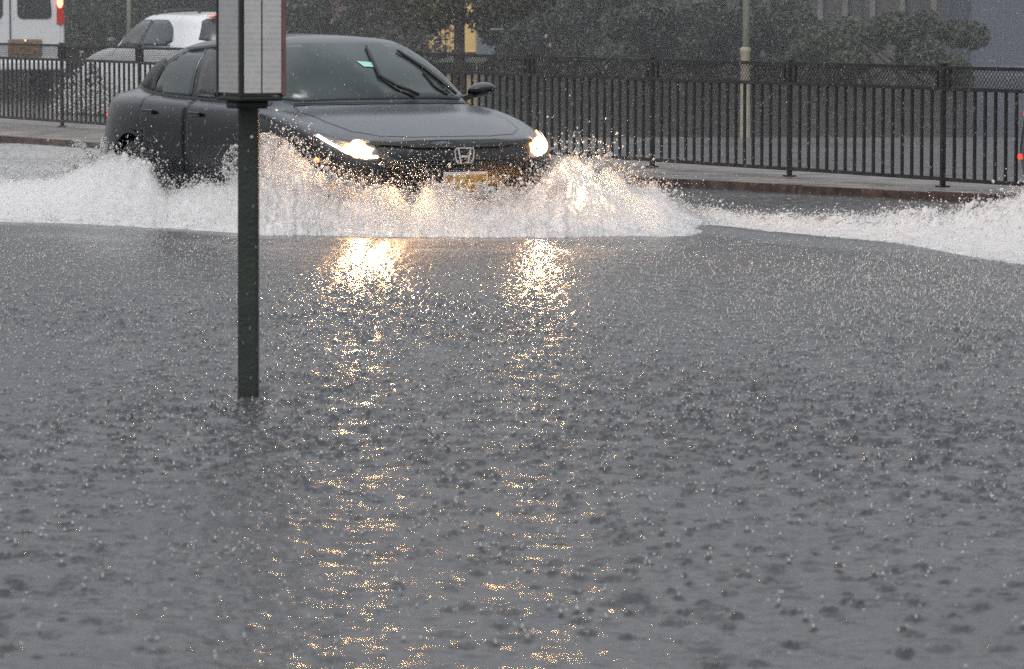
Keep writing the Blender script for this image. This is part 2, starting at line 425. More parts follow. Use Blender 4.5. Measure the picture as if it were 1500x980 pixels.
# the flood goes on beyond the rippled area
bm = bmesh.new()
def quad(bm, pts, z):
    f = bm.faces.new([bm.verts.new((p[0], p[1], z)) for p in pts]); f.normal_update()
    if f.normal.z < 0: f.normal_flip()
g0 = 9.2; g1 = 47.0
def hw(y): return y * .1215 + .55
quad(bm, [(-120, -60), (120, -60), (120, g0), (-120, g0)], 0)
quad(bm, [(-120, g0), (-hw(g0), g0), (-hw(g1), g1), (-120, g1)], 0)
quad(bm, [(hw(g0), g0), (120, g0), (120, g1), (hw(g1), g1)], 0)
quad(bm, [(-120, g1), (120, g1), (120, 62), (-120, 62)], 0)
# keep only what lies on the road side of the fence median
bmesh.ops.bisect_plane(bm, geom=bm.verts[:] + bm.edges[:] + bm.faces[:], plane_co=fpt(0, 0, .4), plane_no=FN, clear_outer=True)
tag(obj('flood_water', bm, M['water']), kind='structure')

# ------------------------------------------------------------------ droplets
OCT_V = np.array([(1, 0, 0), (-1, 0, 0), (0, 1, 0), (0, -1, 0), (0, 0, 1), (0, 0, -1)], dtype=np.float32)
OCT_F = np.array([(0, 2, 4), (2, 1, 4), (1, 3, 4), (3, 0, 4), (2, 0, 5), (1, 2, 5), (3, 1, 5), (0, 3, 5)])
def droplets(name, P, sx, sz, m, lean=None):
    P = np.asarray(P, dtype=np.float32); n = len(P)
    sx = np.broadcast_to(sx, (n,)); sz = np.broadcast_to(sz, (n,))
    sc = np.stack([sx, sx, sz], -1)[:, None, :]
    base = OCT_V[None] * sc
    if lean is not None:
        base = base.copy(); base[:, :, 0] += base[:, :, 2] * np.asarray(lean)[:, None]
    V = P[:, None, :] + base
    Fc = OCT_F[None] + (np.arange(n) * 6)[:, None, None]
    return link(name, npmesh(name, V.reshape(-1, 3), Fc.reshape(-1, 3), 3), m, None, True)

# ------------------------------------------------------------------ white water bodies
def foam_body(name, T, px0, px1, step, nv, amp, label, cut):
    pxs = np.arange(px0, px1, step); NU = len(pxs)
    vv = np.concatenate([np.linspace(0, 1, nv), np.linspace(1.02, 1.6, nv // 3)]); NV = len(vv)
    V = np.zeros((NU, NV, 3)); keep = np.ones((NU, NV), bool)
    for i, px in enumerate(pxs):
        df, dr, h = [float(np.interp(px, T[:, 0], T[:, k])) for k in (1, 2, 3)]
        jag = noise.noise(Vector((px * .035, 1.7, 0))) * .30 + noise.noise(Vector((px * .10, 5.1, 0))) * .20
        df += noise.noise(Vector((px * .013, 3.3, 0))) * .30 + noise.noise(Vector((px * .06, 3.3, 4))) * .14 + noise.noise(Vector((px * .25, 3.3, 4))) * .05
        hh = h * (1 + jag)
        for j, v in enumerate(vv):
            if v <= 1:
                D = df + (dr - df) * v
                z = hh * (v ** 1.5 * .78 + .22 * v ** 5) 
            else:
                D = dr + (v - 1) * .9
                z = hh * max(0, 1 - (v - 1) / .6) ** 1.6 
            p = at(px, D, z)
            q = p * 7.0
            a = amp * (.25 + .75 * min(1, v * 1.6)) * (.5 + h * 1.3)
            n1 = noise.noise_vector(p * 3.1) * .9 + noise.noise_vector(q) * .62 + noise.noise_vector(q * 2.6) * .40 + noise.noise_vector(q * 6.5) * .15 + noise.noise_vector(q * 15) * .05
            p = p + Vector((n1.x * a * .8, n1.y * a * .8, abs(n1.z) * a * 1.15 - a * .10))
            fade = min(1, v / .06)
            p.z = p.z * fade - .012 * (1 - fade)
            V[i, j] = p
            t = .6 * noise.noise(q * 1.8) + .5 * noise.noise(q * 5) + .5 * noise.noise(q * 12)
            keep[i, j] = t < cut + .9 * (1 - v) * 1.2 if v <= 1 else t < cut - .25
    idx = np.arange(NU * NV).reshape(NU, NV)
    fc = np.stack([idx[:-1, :-1], idx[1:, :-1], idx[1:, 1:], idx[:-1, 1:]], -1)
    kk = keep[:-1, :-1] & keep[1:, 1:]
    o = link(name, npmesh(name, V.reshape(-1, 3), fc[kk], 4), M['foam'], None, True)
    tag(o, label, 'splash', kind='stuff')
    return V, pxs, vv
VA, PA, vA = foam_body('splash', SP, -60, 1030, 1.1, 96, .055, 'white bow wave and spray thrown up around the dark hatchback', .38)
VB, PB, vB = foam_body('wake_wave', SR, 935, 1700, 1.5, 64, .045, 'low white wave rolling in from the right edge of the flooded street', .12)

def spray(V, vv, T, n, px0, px1, hot, rise):
    """droplets hugging the foam surface and flying above its ridge"""
    P = []; s = []
    NU, NV, _ = V.shape
    jr = int(np.argmin(abs(vv - 1)))
    for k in range(n):
        i = random.randrange(NU)
        mode = random.random()
        if mode < .22:      # on the face of the wave
            j = int(jr * random.random() ** .6)
            p = V[i, j] + np.array([random.gauss(0, .02), random.gauss(0, .03) - .02, abs(random.gauss(0, .03))])
            P.append(p); s.append(random.uniform(.002, .0065))
        else:               # above the crest
            h = V[i, jr, 2]
            up = random.expovariate(1 / (rise * (.25 + 1.6 * max(h, 0))))
            p = V[i, min(NV - 1, max(0, jr + int(random.gauss(0, 5))))] + np.array([random.gauss(0, .07), random.gauss(0, .12), up - .03])
            P.append(p); s.append(min(.016, .0018 + random.expovariate(1 / .0024)))
    return P, s
P1, s1 = spray(VA, vA, SP, 27000, -60, 1030, 0, .065)
P2, s2 = spray(VB, vB, SR, 9000, 935, 1700, 0, .05)
# ballistic strands of water torn off the crest
def strand(px, D, z, vx, vz, n=34, s0=.011, spread=.006):
    g = 9.81; T = vz / g * random.uniform(.9, 1.35)
    for k in range(n):
        t = T * k / n
        x = vx * t; zz = z + vz * t - .5 * g * t * t
        p = at(px, D, zz); p.x += x
        w_ = spread * (.4 + 2 * k / n)
        for _ in range(2):
            P1.append((p.x + random.gauss(0, w_), p.y + random.gauss(0, w_), p.z + random.gauss(0, w_))); s1.append(s0 * random.uniform(.35, 1) * (1 - .5 * k / n))
for _ in range(46):
    px = random.choice([random.gauss(395, 22), random.gauss(380, 12), random.uniform(300, 500), random.gauss(740, 30), random.gauss(850, 50), random.gauss(135, 35), random.uniform(0, 980), random.gauss(490, 16)])
    df, dr, h = sp_at(px)
    strand(px, dr - .05, h * .75, random.gauss(0, .5), random.uniform(1.0, 1.9) * (.55 + h))
# curls thrown before the bumper and by the front wheel
for px, z, vx, vz in ((383, .42, -.25, 2.0), (372, .38, -.7, 1.6), (395, .45, .2, 1.7), (350, .25, -.6, 1.7), (478, .22, .25, 1.7), (490, .22, .7, 1.5), (745, .16, -.9, 1.6), (752, .16, -.5, 1.4), (730, .2, -1.0, 1.4), (870, .3, .4, 1.8), (800, .2, .6, 1.5), (150, .35, .1, 1.7), (128, .35, -.5, 1.5)):
    for q in range(3):
        strand(px + random.gauss(0, 3), sp_at(px)[1] - .12, z, vx + random.gauss(0, .1), vz + random.gauss(0, .12), 60, .013, .004)
o = droplets('splash_droplets', P1 , np.array(s1), np.array(s1) * 1.15, M['drop']); tag(o, 'spray of water drops flying above the bow wave of the hatchback', 'spray', kind='stuff')
o = droplets('wake_droplets', P2, np.array(s2), np.array(s2) * 1.1, M['drop']); tag(o, 'fine drops over the low wave at the right edge', 'spray', kind='stuff')
# fine spray in the headlamp beams, before the grille and to the right of the car
P = []; s = []
for _ in range(5200):
    px = random.choice((random.gauss(640, 75), random.gauss(610, 60), random.gauss(880, 75), random.uniform(450, 1000)))
    D = random.uniform(27.1, 28.1) if px < 820 else random.uniform(27.3, 30.5)
    z = abs(random.gauss(.12, .22)) + .05
    if z > .62: continue
    P.append(at(px, D, z)); s.append(random.uniform(.0015, .0038))
o = droplets('lamp_lit_spray', P, np.array(s), np.array(s) * 1.2, M['drop']); tag(o, 'fine spray glinting in the headlamp beams before the grille', 'spray', kind='stuff')

# rain hitting the flood: little upright jets and beads
P = []; sx = []; sz = []; ln = []
for x, y in impacts:
    if random.random() < .15: continue
    h = random.uniform(.005, .017); P.append((x, y, h * .6)); sx.append(random.uniform(.0016, .0034)); sz.append(h); ln.append(random.gauss(0, .25))
    for _ in range(random.choice((0, 1, 2, 3))):
        P.append((x + random.gauss(0, .012), y + random.gauss(0, .012), random.uniform(.006, .035))); q = random.uniform(.0014, .0036); sx.append(q); sz.append(q * 1.4); ln.append(0)
for _ in range(13000):
    D = 9.4 + 17.3 * math.sqrt(random.random()); px = random.uniform(-20, 1520); p = at(px, D, 0)
    q = random.uniform(.0016, .0042); P.append((p.x, p.y, random.uniform(.003, .022))); sx.append(q); sz.append(q * random.uniform(.9, 1.8)); ln.append(0)
for _ in range(1500):
    px = random.gauss(1330, 160); D = random.gauss(22, 2.1)
    if D > 25.2 or px > 1540: continue
    p = at(px, D, 0)
    h = random.uniform(.006, .028); P.append((p.x, p.y, h * .8)); sx.append(random.uniform(.0012, .0024)); sz.append(h); ln.append(random.gauss(0, .3))
o = droplets('rain_splashes', P, np.array(sx), np.array(sz), M['drop'], ln); tag(o, 'tiny jets where rain strikes the flood water', 'rain splashes', kind='stuff')

# falling rain
n = 15000
D = rng.uniform(13, 60, n) ; pxr = rng.uniform(-60, 1560, n)
Zr = rng.uniform(0.02, 1.0, n) * (EYE + .5)
P = np.stack([(pxr - 750) / F0 * D, D, Zr], -1)
o = droplets('rain', P, rng.uniform(.0007, .0013, n), rng.uniform(.004, .012, n), M['raindrop'], rng.normal(.12, .04, n)); tag(o, 'falling rain over the street', 'rain', kind='stuff')

# ------------------------------------------------------------------ car bodies by lofted loops
def catmull(P, n, t_end=True):
    """P (K,3...) -> n samples per span, clamped ends"""
    K = len(P); out = []
    for i in range(K - 1):
        p0 = P[i - 1] if i > 0 else 2 * P[0] - P[1]
        p1, p2 = P[i], P[i + 1]
        p3 = P[i + 2] if i + 2 < K else 2 * P[-1] - P[-2]
        for k in range(n):
            t = k / n
            out.append(.5 * ((2 * p1) + (-p0 + p2) * t + (2 * p0 - 5 * p1 + 4 * p2 - p3) * t * t + (-p0 + 3 * p1 - 3 * p2 + p3) * t ** 3))
    out.append(P[-1])
    return np.array(out)

def body_mesh(rows, nr=5, ns=6):
    """rows: list over height of lists of (x,y,z) from front centre to rear centre for y>=0"""
    G = np.array(rows, float)                       # (Rr, Ss, 3)
    full = np.concatenate([G[:, ::-1] * [1, -1, 1], G[:, 1:]], 1)   # right side ... front centre ... left side
    A = np.array([catmull(r, ns) for r in full])     # along loop
    B = np.array([catmull(A[:, j], nr) for j in range(A.shape[1])])  # (cols, rows, 3)
    NCc, NRr, _ = B.shape
    idx = np.arange(NCc * NRr).reshape(NCc, NRr)
    fc = np.stack([idx[:-1, :-1], idx[:-1, 1:], idx[1:, 1:], idx[1:, :-1]], -1).reshape(-1, 4)
    return B.reshape(-1, 3), fc

def civic_rows():
    ys = [0, .30, .58, .79]
    def low(z, xf, w, xr, dz=0):
        f = [(xf, 0, z), (xf - .02, .30, z), (xf - .10, .57, z), (xf - .30, w * .90, z)]
        sd_ = [(1.72, w * .972, z), (1.36, w, z), (.95, w * .995, z), (.45, w * .985, z), (-.2, w * .985, z), (-.8, w * .99, z), (-1.34, w, z), (-1.82, w * .965, z)]
        r = [(xr + .13, w * .84, z), (xr + .03, w * .5, z), (xr, 0, z)]
        return f + sd_ + r
    rows = [low(.17, 2.12, .83, -2.14), low(.30, 2.22, .875, -2.22), low(.50, 2.25, .90, -2.26), low(.62, 2.225, .905, -2.25)]
    rows.append([(2.17, 0, .715), (2.15, .30, .715), (2.07, .57, .712), (1.90, .765, .715), (1.68, .862, .745), (1.34, .893, .80), (.95, .893, .815), (.45, .888, .82), (-.2, .888, .83), (-.8, .893, .845), (-1.34, .895, .86), (-1.82, .85, .87), (-2.10, .72, .88), (-2.19, .44, .885), (-2.21, 0, .885)])
    rows.append([(2.06, 0, .765), (2.04, .30, .765), (1.97, .55, .765), (1.82, .72, .775), (1.60, .815, .815), (1.28, .855, .868), (.92, .868, .885), (.43, .872, .895), (-.2, .873, .91), (-.8, .868, .93), (-1.34, .852, .955), (-1.83, .79, .965), (-2.08, .655, .97), (-2.17, .38, .975), (-2.19, 0, .975)])
    rows.append([(1.62, 0, .885), (1.61, .30, .883), (1.56, .52, .875), (1.46, .66, .872), (1.30, .745, .885), (1.06, .795, .918), (.78, .822, .925), (.38, .835, .93), (-.2, .838, .95), (-.8, .822, .97), (-1.33, .775, .995), (-1.76, .68, 1.01), (-1.98, .53, 1.015), (-2.06, .29, 1.02), (-2.08, 0, 1.02)])
    rows.append([(1.13, 0, .965), (1.11, .28, .963), (1.05, .50, .958), (.96, .65, .952), (.84, .725, .95), (.66, .765, .95), (.50, .785, .952), (.25, .80, .955), (-.2, .805, .972), (-.8, .785, .992), (-1.32, .735, 1.02), (-1.70, .64, 1.05), (-1.90, .50, 1.065), (-1.98, .27, 1.075), (-2.0, 0, 1.075)])
    rows.append([(.72, 0, 1.19), (.71, .25, 1.19), (.66, .455, 1.185), (.59, .585, 1.175), (.50, .645, 1.17), (.36, .685, 1.17), (.20, .70, 1.175), (0, .71, 1.18), (-.35, .712, 1.19), (-.8, .692, 1.20), (-1.22, .655, 1.20), (-1.50, .575, 1.20), (-1.66, .44, 1.205), (-1.73, .235, 1.21), (-1.75, 0, 1.215)])
    rows.append([(.30, 0, 1.372), (.29, .24, 1.370), (.25, .42, 1.358), (.19, .52, 1.342), (.12, .56, 1.335), (.02, .58, 1.338), (-.10, .588, 1.345), (-.22, .592, 1.35), (-.42, .592, 1.35), (-.75, .58, 1.338), (-1.02, .55, 1.32), (-1.18, .49, 1.318), (-1.27, .38, 1.322), (-1.32, .2, 1.325), (-1.33, 0, 1.33)])
    rows.append([(.10, 0, 1.415), (.09, .18, 1.413), (.06, .34, 1.403), (.0, .42, 1.395), (-.05, .45, 1.39), (-.12, .47, 1.39), (-.2, .475, 1.393), (-.3, .48, 1.395), (-.45, .48, 1.395), (-.68, .46, 1.385), (-.82, .42, 1.375), (-.9, .36, 1.37), (-.95, .27, 1.375), (-.98, .15, 1.38), (-1.0, 0, 1.38)])
    for k_, f_ in ((7, 1.035), (8, 1.09), (9, 1.10), (10, 1.08)):
        rows[k_] = [(a_, b_ * f_, c_) for a_, b_, c_ in rows[k_]]
    x = [-.12, -.13, -.15, -.17, -.2, -.24, -.28, -.33, -.4, -.5, -.58, -.62, -.66, -.68, -.7]
    rows.append([(xx, 0, 1.43 - .012 * abs(xx + .3)) for xx in x])
    return rows

def wagon_rows():
    rows = civic_rows()
    rr = []
    for k, r in enumerate(rows):
        q = []
        for i, (x, y, z) in enumerate(r):
            X, Y_, Z_ = x, y, z * 1.02
            if k >= 6 and i >= 8:           # longer roof, upright tail
                tgt = {6: -2.14, 7: -2.10, 8: -1.98, 9: -1.78, 10: -1.62, 11: -1.35}[k]
                base = rows[k][14][0]; x8 = rows[k][8][0]
                X = x8 + (x - x8) * (tgt - x8) / (base - x8)
                if k in (8,): Z_ = 1.22
                if k == 9: Z_ = 1.375; Y_ = max(y, 0) * 1.06
                if k == 10: Z_ = 1.43
                if k == 11: Z_ = 1.455
                if k == 7: Z_ = 1.0; Y_ = y * 1.05
                if k == 6: Z_ = .965
            q.append((X, Y_, Z_))
        rr.append(q)
    return rr

def cut_arches(me, xs, rad, zc):
    """boolean the wheel arches out of a body mesh"""
    o = bpy.data.objects.new('tmp', me); COL.objects.link(o)
    outs = []
    for x in xs:
        for sgn in (-1, 1):
            bm = bmesh.new()
            Mx = Matrix.Translation((x, sgn * .86, zc)) @ Matrix.Rotation(R(90), 4, 'X')
            bmesh.ops.create_cone(bm, cap_ends=True, segments=40, radius1=rad, radius2=rad, depth=.42, matrix=Mx)
            cm = bpy.data.meshes.new('c'); bm.to_mesh(cm); bm.free()
            c = bpy.data.objects.new('c', cm); COL.objects.link(c)
            md = o.modifiers.new('b', 'BOOLEAN'); md.operation = 'DIFFERENCE'; md.object = c; md.solver = 'EXACT'
            outs.append(c)
    dg = bpy.context.evaluated_depsgraph_get()
    res = bpy.data.meshes.new_from_object(o.evaluated_get(dg))
    for c in outs:
        bpy.data.objects.remove(c, do_unlink=True)
    bpy.data.objects.remove(o, do_unlink=True)
    return res

class Body:
    def __init__(self, V, Fc):
        self.bvh = BVHTree.FromPolygons([Vector(v) for v in V], [tuple(f) for f in Fc])
    def hit(self, a, b, axis, side):
        """axis 'x': (y,z) along x; 'y': (x,z) along y; 'z': (x,y) from above"""
        if axis == 'x': o_, d_ = Vector((3 * side, a, b)), Vector((-side, 0, 0))
        elif axis == 'y': o_, d_ = Vector((a, 2 * side, b)), Vector((0, -side, 0))
        else: o_, d_ = Vector((a, b, 3)), Vector((0, 0, -1))
        h = self.bvh.ray_cast(o_, d_)
        if h[0] is None: return None, None
        n = h[1]
        if n.dot(d_) > 0: n = -n
        return h[0], n
    def patch(self, poly, axis, side=1, off=.004, step=.035, name='patch', m=None, parent=None, rim=True, round_=0):
        pts = []
        if round_:
            poly = rounded(poly, round_)
        K = len(poly)
        for i in range(K):
            a = Vector(poly[i]); b = Vector(poly[(i + 1) % K]); L = (b - a).length
            nn = max(1, int(L / step))
            pts += [a + (b - a) * k / nn for k in range(nn)]
        NB = len(pts)
        edges = [(i, (i + 1) % NB) for i in range(NB)]
        xs = [p.x for p in pts]; ys_ = [p.y for p in pts]
        x = min(xs) + step / 2
        while x < max(xs):
            y = min(ys_) + step / 2
            while y < max(ys_):
                if inside(x, y, pts) and min((Vector((x, y)) - p).length for p in pts) > step * .45:
                    pts.append(Vector((x, y)))
                y += step
            x += step
        v, e, f, *_ = delaunay_2d_cdt(pts, edges, [], 1, 1e-6)
        co = []; ok = []
        for p in v:
            c, n = self.hit(p.x, p.y, axis, side)
            ok.append(c is not None); co.append((c + n * off, n) if c is not None else (Vector(), Vector((0, 0, 1))))
        bm = bmesh.new()
        vs = [bm.verts.new(c[0]) for c in co]
        for t in f:
            if all(ok[i] for i in t):
                try: bm.faces.new([vs[i] for i in t])
                except ValueError: pass
        bmesh.ops.recalc_face_normals(bm, faces=bm.faces)
        # point outwards
        s_ = sum((fa.normal.dot(co[fa.verts[0].index][1]) for fa in bm.faces if fa.verts[0].index >= 0), 0.0)
        bm.verts.index_update()
        s_ = sum(fa.normal.dot(co[fa.verts[0].index][1]) for fa in bm.faces)
        if s_ < 0: bmesh.ops.reverse_faces(bm, faces=bm.faces)
        if rim:   # a thin skirt back to the body so that the part has thickness
            be = [e_ for e_ in bm.edges if e_.is_boundary]
            r = bmesh.ops.extrude_edge_only(bm, edges=be)
            for g_ in r['geom']:
                if isinstance(g_, bmesh.types.BMVert):
                    src = min((Vector(c[0]) - g_.co).length_squared for c in co)
                    best = min(range(len(co)), key=lambda q: (co[q][0] - g_.co).length_squared)
                    g_.co = co[best][0] - co[best][1] * (off + .006)
        for ve in [q for q in bm.verts if not q.link_faces]: bm.verts.remove(ve)
        return obj(name, bm, m, parent, True)
    def line(self, bm, pts, axis, side, wd, off=.003, step=.04):
        """thin strip (panel gap, trim) lying on the body"""
        P = []
        for a, b in zip(pts, pts[1:]):
            a = Vector(a); b = Vector(b); nn = max(1, int((b - a).length / step))
            P += [a + (b - a) * k / nn for k in range(nn)]
        P.append(Vector(pts[-1]))
        prev = None
        for i, p in enumerate(P):
            c, n = self.hit(p.x, p.y, axis, side)
            if c is None: prev = None; continue
            q = P[min(i + 1, len(P) - 1)]; q0 = P[max(i - 1, 0)]
            c1, _ = self.hit(q.x, q.y, axis, side); c0, _ = self.hit(q0.x, q0.y, axis, side)
            if c1 is None or c0 is None: prev = None; continue
            t = (c1 - c0); s_ = t.cross(n)
            if s_.length < 1e-6: continue
            s_.normalize()
            cur = (bm.verts.new(c + n * off + s_ * wd / 2), bm.verts.new(c + n * off - s_ * wd / 2))
            if prev: bm.faces.new((prev[0], prev[1], cur[1], cur[0]))
            prev = cur

def rounded(poly, r, n=4):
    out = []; K = len(poly)
    for i in range(K):
        p = Vector(poly[i]); a = Vector(poly[i - 1]) - p; b = Vector(poly[(i + 1) % K]) - p
        ra = min(r, a.length * .45); rb = min(r, b.length * .45)
        A = p + a.normalized() * ra; B = p + b.normalized() * rb
        for k in range(n + 1):
            t = k / n; out.append(tuple((1 - t) ** 2 * A + 2 * t * (1 - t) * p + t * t * B))
    return out

def inside(x, y, poly):
    c = False; j = len(poly) - 1
    for i in range(len(poly)):
        xi, yi = poly[i][0], poly[i][1]; xj, yj = poly[j][0], poly[j][1]
        if (yi > y) != (yj > y) and x < (xj - xi) * (y - yi) / (yj - yi) + xi: c = not c
        j = i
    return c

def wheel(root, x, side, tr=.325, y=.775):
    Mx = Matrix.Translation((x, side * y, tr)) @ Matrix.Rotation(R(-90) * side, 4, 'X')
    bm = bmesh.new()
    lathe(bm, [(tr * .66, -.10), (tr * .95, -.105), (tr, -.08), (tr, .08), (tr * .95, .105), (tr * .66, .10), (tr * .64, .07)], Mx, 40)
    ty = obj('tyre', bm, M['rubber'], root, True)
    bm = bmesh.new()
    lathe(bm, [(tr * .68, .095), (tr * .62, .10), (tr * .60, .05), (tr * .60, -.05)], Mx, 40)
    lathe(bm, [(.001, .075), (.05, .075), (.055, .05), (.055, 0)], Mx, 20)
    for k in range(10):
        a = 2 * math.pi * k / 10
        bar(bm, Mx @ Vector((.045 * math.cos(a), .045 * math.sin(a), .06)), Mx @ Vector((tr * .63 * math.cos(a), tr * .63 * math.sin(a), .075)), .022, .02)
    obj('rim', bm, M['alloy'], ty)
    bm = bmesh.new()
    bmesh.ops.create_cone(bm, cap_ends=True, segments=32, radius1=tr * .6, radius2=tr * .6, depth=.02, matrix=Mx @ Matrix.Translation((0, 0, -.04)))
    obj('brake_shield', bm, M['trim'], ty)
    return ty

def underbody(root, L0, L1, wd):
    bm = bmesh.new()
    box(bm, ((L0 + L1) / 2, 0, .32), (L1 - L0, wd, .26), bev=.03)
    # keep it narrow at the wheel arches
    return obj('underbody', bm, M['trim'], root)

def hatchback(name, loc, rz, paint, lit=True):
    root = empty(name, loc, rz)
    V, Fc = body_mesh(civic_rows())
    B = Body(V, Fc)
    me = npmesh('body', V, Fc, 4)
    bmx = bmesh.new(); bmx.from_mesh(me); bmesh.ops.remove_doubles(bmx, verts=bmx.verts, dist=1e-4)
    bmesh.ops.recalc_face_normals(bmx, faces=bmx.faces)
    # close underneath for the boolean
    be = [e for e in bmx.edges if e.is_boundary]
    bmesh.ops.contextual_create(bmx, geom=be)
    bmx.to_mesh(me); bmx.free()
    me2 = cut_arches(me, (1.36, -1.34), .365, .335)
    body = link('body', me2, paint, root, True)
    try: me2.set_sharp_from_angle(angle=R(38))
    except Exception: pass
    underbody(root, -2.0, 1.95, 1.1)
    for sgn in (-1, 1):
        for x in (1.36, -1.34): wheel(root, x, sgn)
    # glass
    ws = [(0, .985), (.35, .983), (.62, .972), (.69, .985), (.645, 1.10), (.55, 1.24), (.468, 1.34), (.27, 1.357), (0, 1.36)]
    ws = ws + [(-a, b) for a, b in ws[-2:0:-1]]
    wsh = B.patch(ws, 'x', 1, .022, .03, 'windshield', M['glass'], root)
    rg = [(0, 1.10), (.35, 1.10), (.50, 1.12), (.42, 1.27), (.3, 1.31), (0, 1.315)]; rg += [(-a, b) for a, b in rg[-2:0:-1]]
    B.patch(rg, 'x', -1, .005, .05, 'rear_window', M['glass_dark'], root)
    for sgn in (-1, 1):
        # front door glass, rear door glass, quarter glass
        B.patch([(.66, .975), (-.28, .985), (-.32, 1.325), (.12, 1.325), (.30, 1.25), (.52, 1.12)], 'y', sgn, .006, .05, 'front_side_window', M['glass_dark'], root, round_=.03)
        B.patch([(-.38, .985), (-1.10, 1.005), (-1.12, 1.06), (-1.00, 1.20), (-.80, 1.30), (-.42, 1.325)], 'y', sgn, .006, .05, 'rear_side_window', M['glass'], root, round_=.03)
        B.patch([(-1.16, 1.01), (-1.60, 1.045), (-1.42, 1.15), (-1.16, 1.245), (-1.06, 1.22), (-1.15, 1.06)], 'y', sgn, .006, .05, 'quarter_window', M['trim'], root)
        # doors
        B.patch([(.80, .30), (-.33, .30), (-.33, .965), (.62, .955), (.80, .90)], 'y', sgn, .004, .07, 'front_door', paint, root)
        B.patch([(-.345, .30), (-.95, .30), (-1.06, .60), (-1.16, .78), (-1.16, .985), (-.345, .967)], 'y', sgn, .004, .07, 'rear_door', paint, root)
        bm = bmesh.new()
        for pts in ([(.81, .97), (.81, .30), (-.337, .30), (-.337, 1.0)], [(-.337, .30), (-.96, .30), (-1.07, .60), (-1.17, .78), (-1.17, 1.0)]):
            B.line(bm, pts, 'y', sgn, .012, .0055)
        B.line(bm, [(.68, .962), (-.33, .974), (-1.15, .996), (-1.56, 1.03)], 'y', sgn, .02, .009)
        B.line(bm, [(.62, 1.00), (.50, 1.13), (.30, 1.262), (.12, 1.336), (-.35, 1.338), (-.82, 1.314), (-1.03, 1.22), (-1.14, 1.08), (-1.13, 1.0)], 'y', sgn, .022, .009)
        obj('door_trim', bm, M['trim'], root)
        for x in (.02, -.80):
            bm = bmesh.new(); c, n = B.hit(x - .18, .865, 'y', sgn)
            box(bm, c + n * .018, (.19, .022, .032), bev=.008)
            obj('door_handle', bm, paint, root)
        # fender crease & arch lip
        for xc in (1.36, -1.34):
            bm = bmesh.new()
            B.line(bm, [(xc + .385 * math.cos(t), .335 + .385 * math.sin(t)) for t in [R(a) for a in range(-8, 190, 6)]], 'y', sgn, .03, .008)
            obj('arch_lip', bm, paint, root)
        # mirror
        mr = bmesh.new()
        bmesh.ops.create_icosphere(mr, subdivisions=3, radius=1.0)
        for v in mr.verts:
            v.co.x *= .075 if v.co.x > 0 else .04
            v.co.y *= .11; v.co.z *= .058 if v.co.z > 0 else .045
            v.co.z += .010 * (v.co.y / .11)
        bmesh.ops.translate(mr, verts=mr.verts, vec=(.60, sgn * .985, 1.03))
        mo = obj('wing_mirror', mr, paint, root, True)
        mb = bmesh.new(); bar(mb, (.60, sgn * .80, .965), (.60, sgn * .93, 1.0), .07, .035); obj('mirror_arm', mb, M['trim'], mo)
        mb = bmesh.new(); bar(mb, (.665, sgn * .87, 1.035), (.655, sgn * 1.04, 1.045), .012, .014); obj('mirror_indicator', mb, M['trim'], mo)
    # hood with its cut line
    hd = [(1.12, 0), (1.10, .30), (1.02, .52), (.93, .655), (1.20, .69), (1.55, .68), (1.82, .625), (1.99, .495), (2.065, .282), (2.078, 0)]
    hd = hd + [(a, -b) for a, b in hd[-2:0:-1]]
    B.patch(hd, 'z', 1, .0015, .06, 'hood', paint, root, rim=False)
    bm = bmesh.new()
    for sgn in (-1, 1):
        B.line(bm, [(.92, sgn * .662), (1.20, sgn * .698), (1.55, sgn * .688), (1.83, sgn * .632), (2.0, sgn * .50), (2.072, sgn * .285), (2.085, 0)], 'z', 1, .004, .001)
    obj('hood_gap', bm, M['trim'], root)
    # cowl below windshield
    bm = bmesh.new(); B.line(bm, [(a, b) for a, b in ((.98, -.66), (1.07, -.50), (1.13, -.28), (1.15, 0), (1.13, .28), (1.07, .50), (.98, .66))], 'z', 1, .05, .006)
    obj('cowl', bm, M['trim'], root)
    # grille, upper bar, lower intake
    gr = [(0, .735), (.30, .735), (.56, .715), (.60, .66), (.52, .56), (.36, .50), (0, .49)]; gr += [(-a, b) for a, b in gr[-2:0:-1]]
    gri = B.patch(gr, 'x', 1, .006, .04, 'grille', M['grille'], root)
    bm = bmesh.new()
    for z in (.52, .548, .576, .604):
        B.line(bm, [(-.50, z + .0), (0, z), (.50, z)], 'x', 1, .010, .016)
    obj('grille_slat', bm, M['trim'], gri)
    bm = bmesh.new(); B.line(bm, [(-.60, .712), (-.50, .708), (-.3, .695), (0, .69), (.3, .695), (.50, .708), (.60, .712)], 'x', 1, .030, .020)
    obj('grille_bar', bm, M['chrome'] if not lit else M['trim'], gri)
    lw = [(0, .40), (.42, .40), (.50, .33), (.42, .22), (0, .21)]; lw += [(-a, b) for a, b in lw[-2:0:-1]]
    B.patch(lw, 'x', 1, .006, .05, 'lower_intake', M['grille'], root)
    for sgn in (-1, 1):
        B.patch([(sgn * .56, .50), (sgn * .80, .52), (sgn * .80, .30), (sgn * .58, .27)], 'x', 1, .006, .04, 'bumper_vent', M['grille'], root, round_=.03)
    # emblem
    c, n = B.hit(0, .635, 'x', 1)
    bm = bmesh.new(); X0 = c.x + .028
    outl = rounded([(-.075, .052), (.075, .052), (.060, -.052), (-.060, -.052)], .03)
    for a, b in zip(outl, outl[1:] + outl[:1]):
        bar(bm, (X0, a[0], .635 + a[1]), (X0, b[0], .635 + b[1]), .009, .012, up=Vector((1, 0, 0)))
    for s_ in (-1, 1):
        bar(bm, (X0, s_ * .046, .635 + .048), (X0, s_ * .026, .635 - .048), .013, .012, up=Vector((1, 0, 0)))
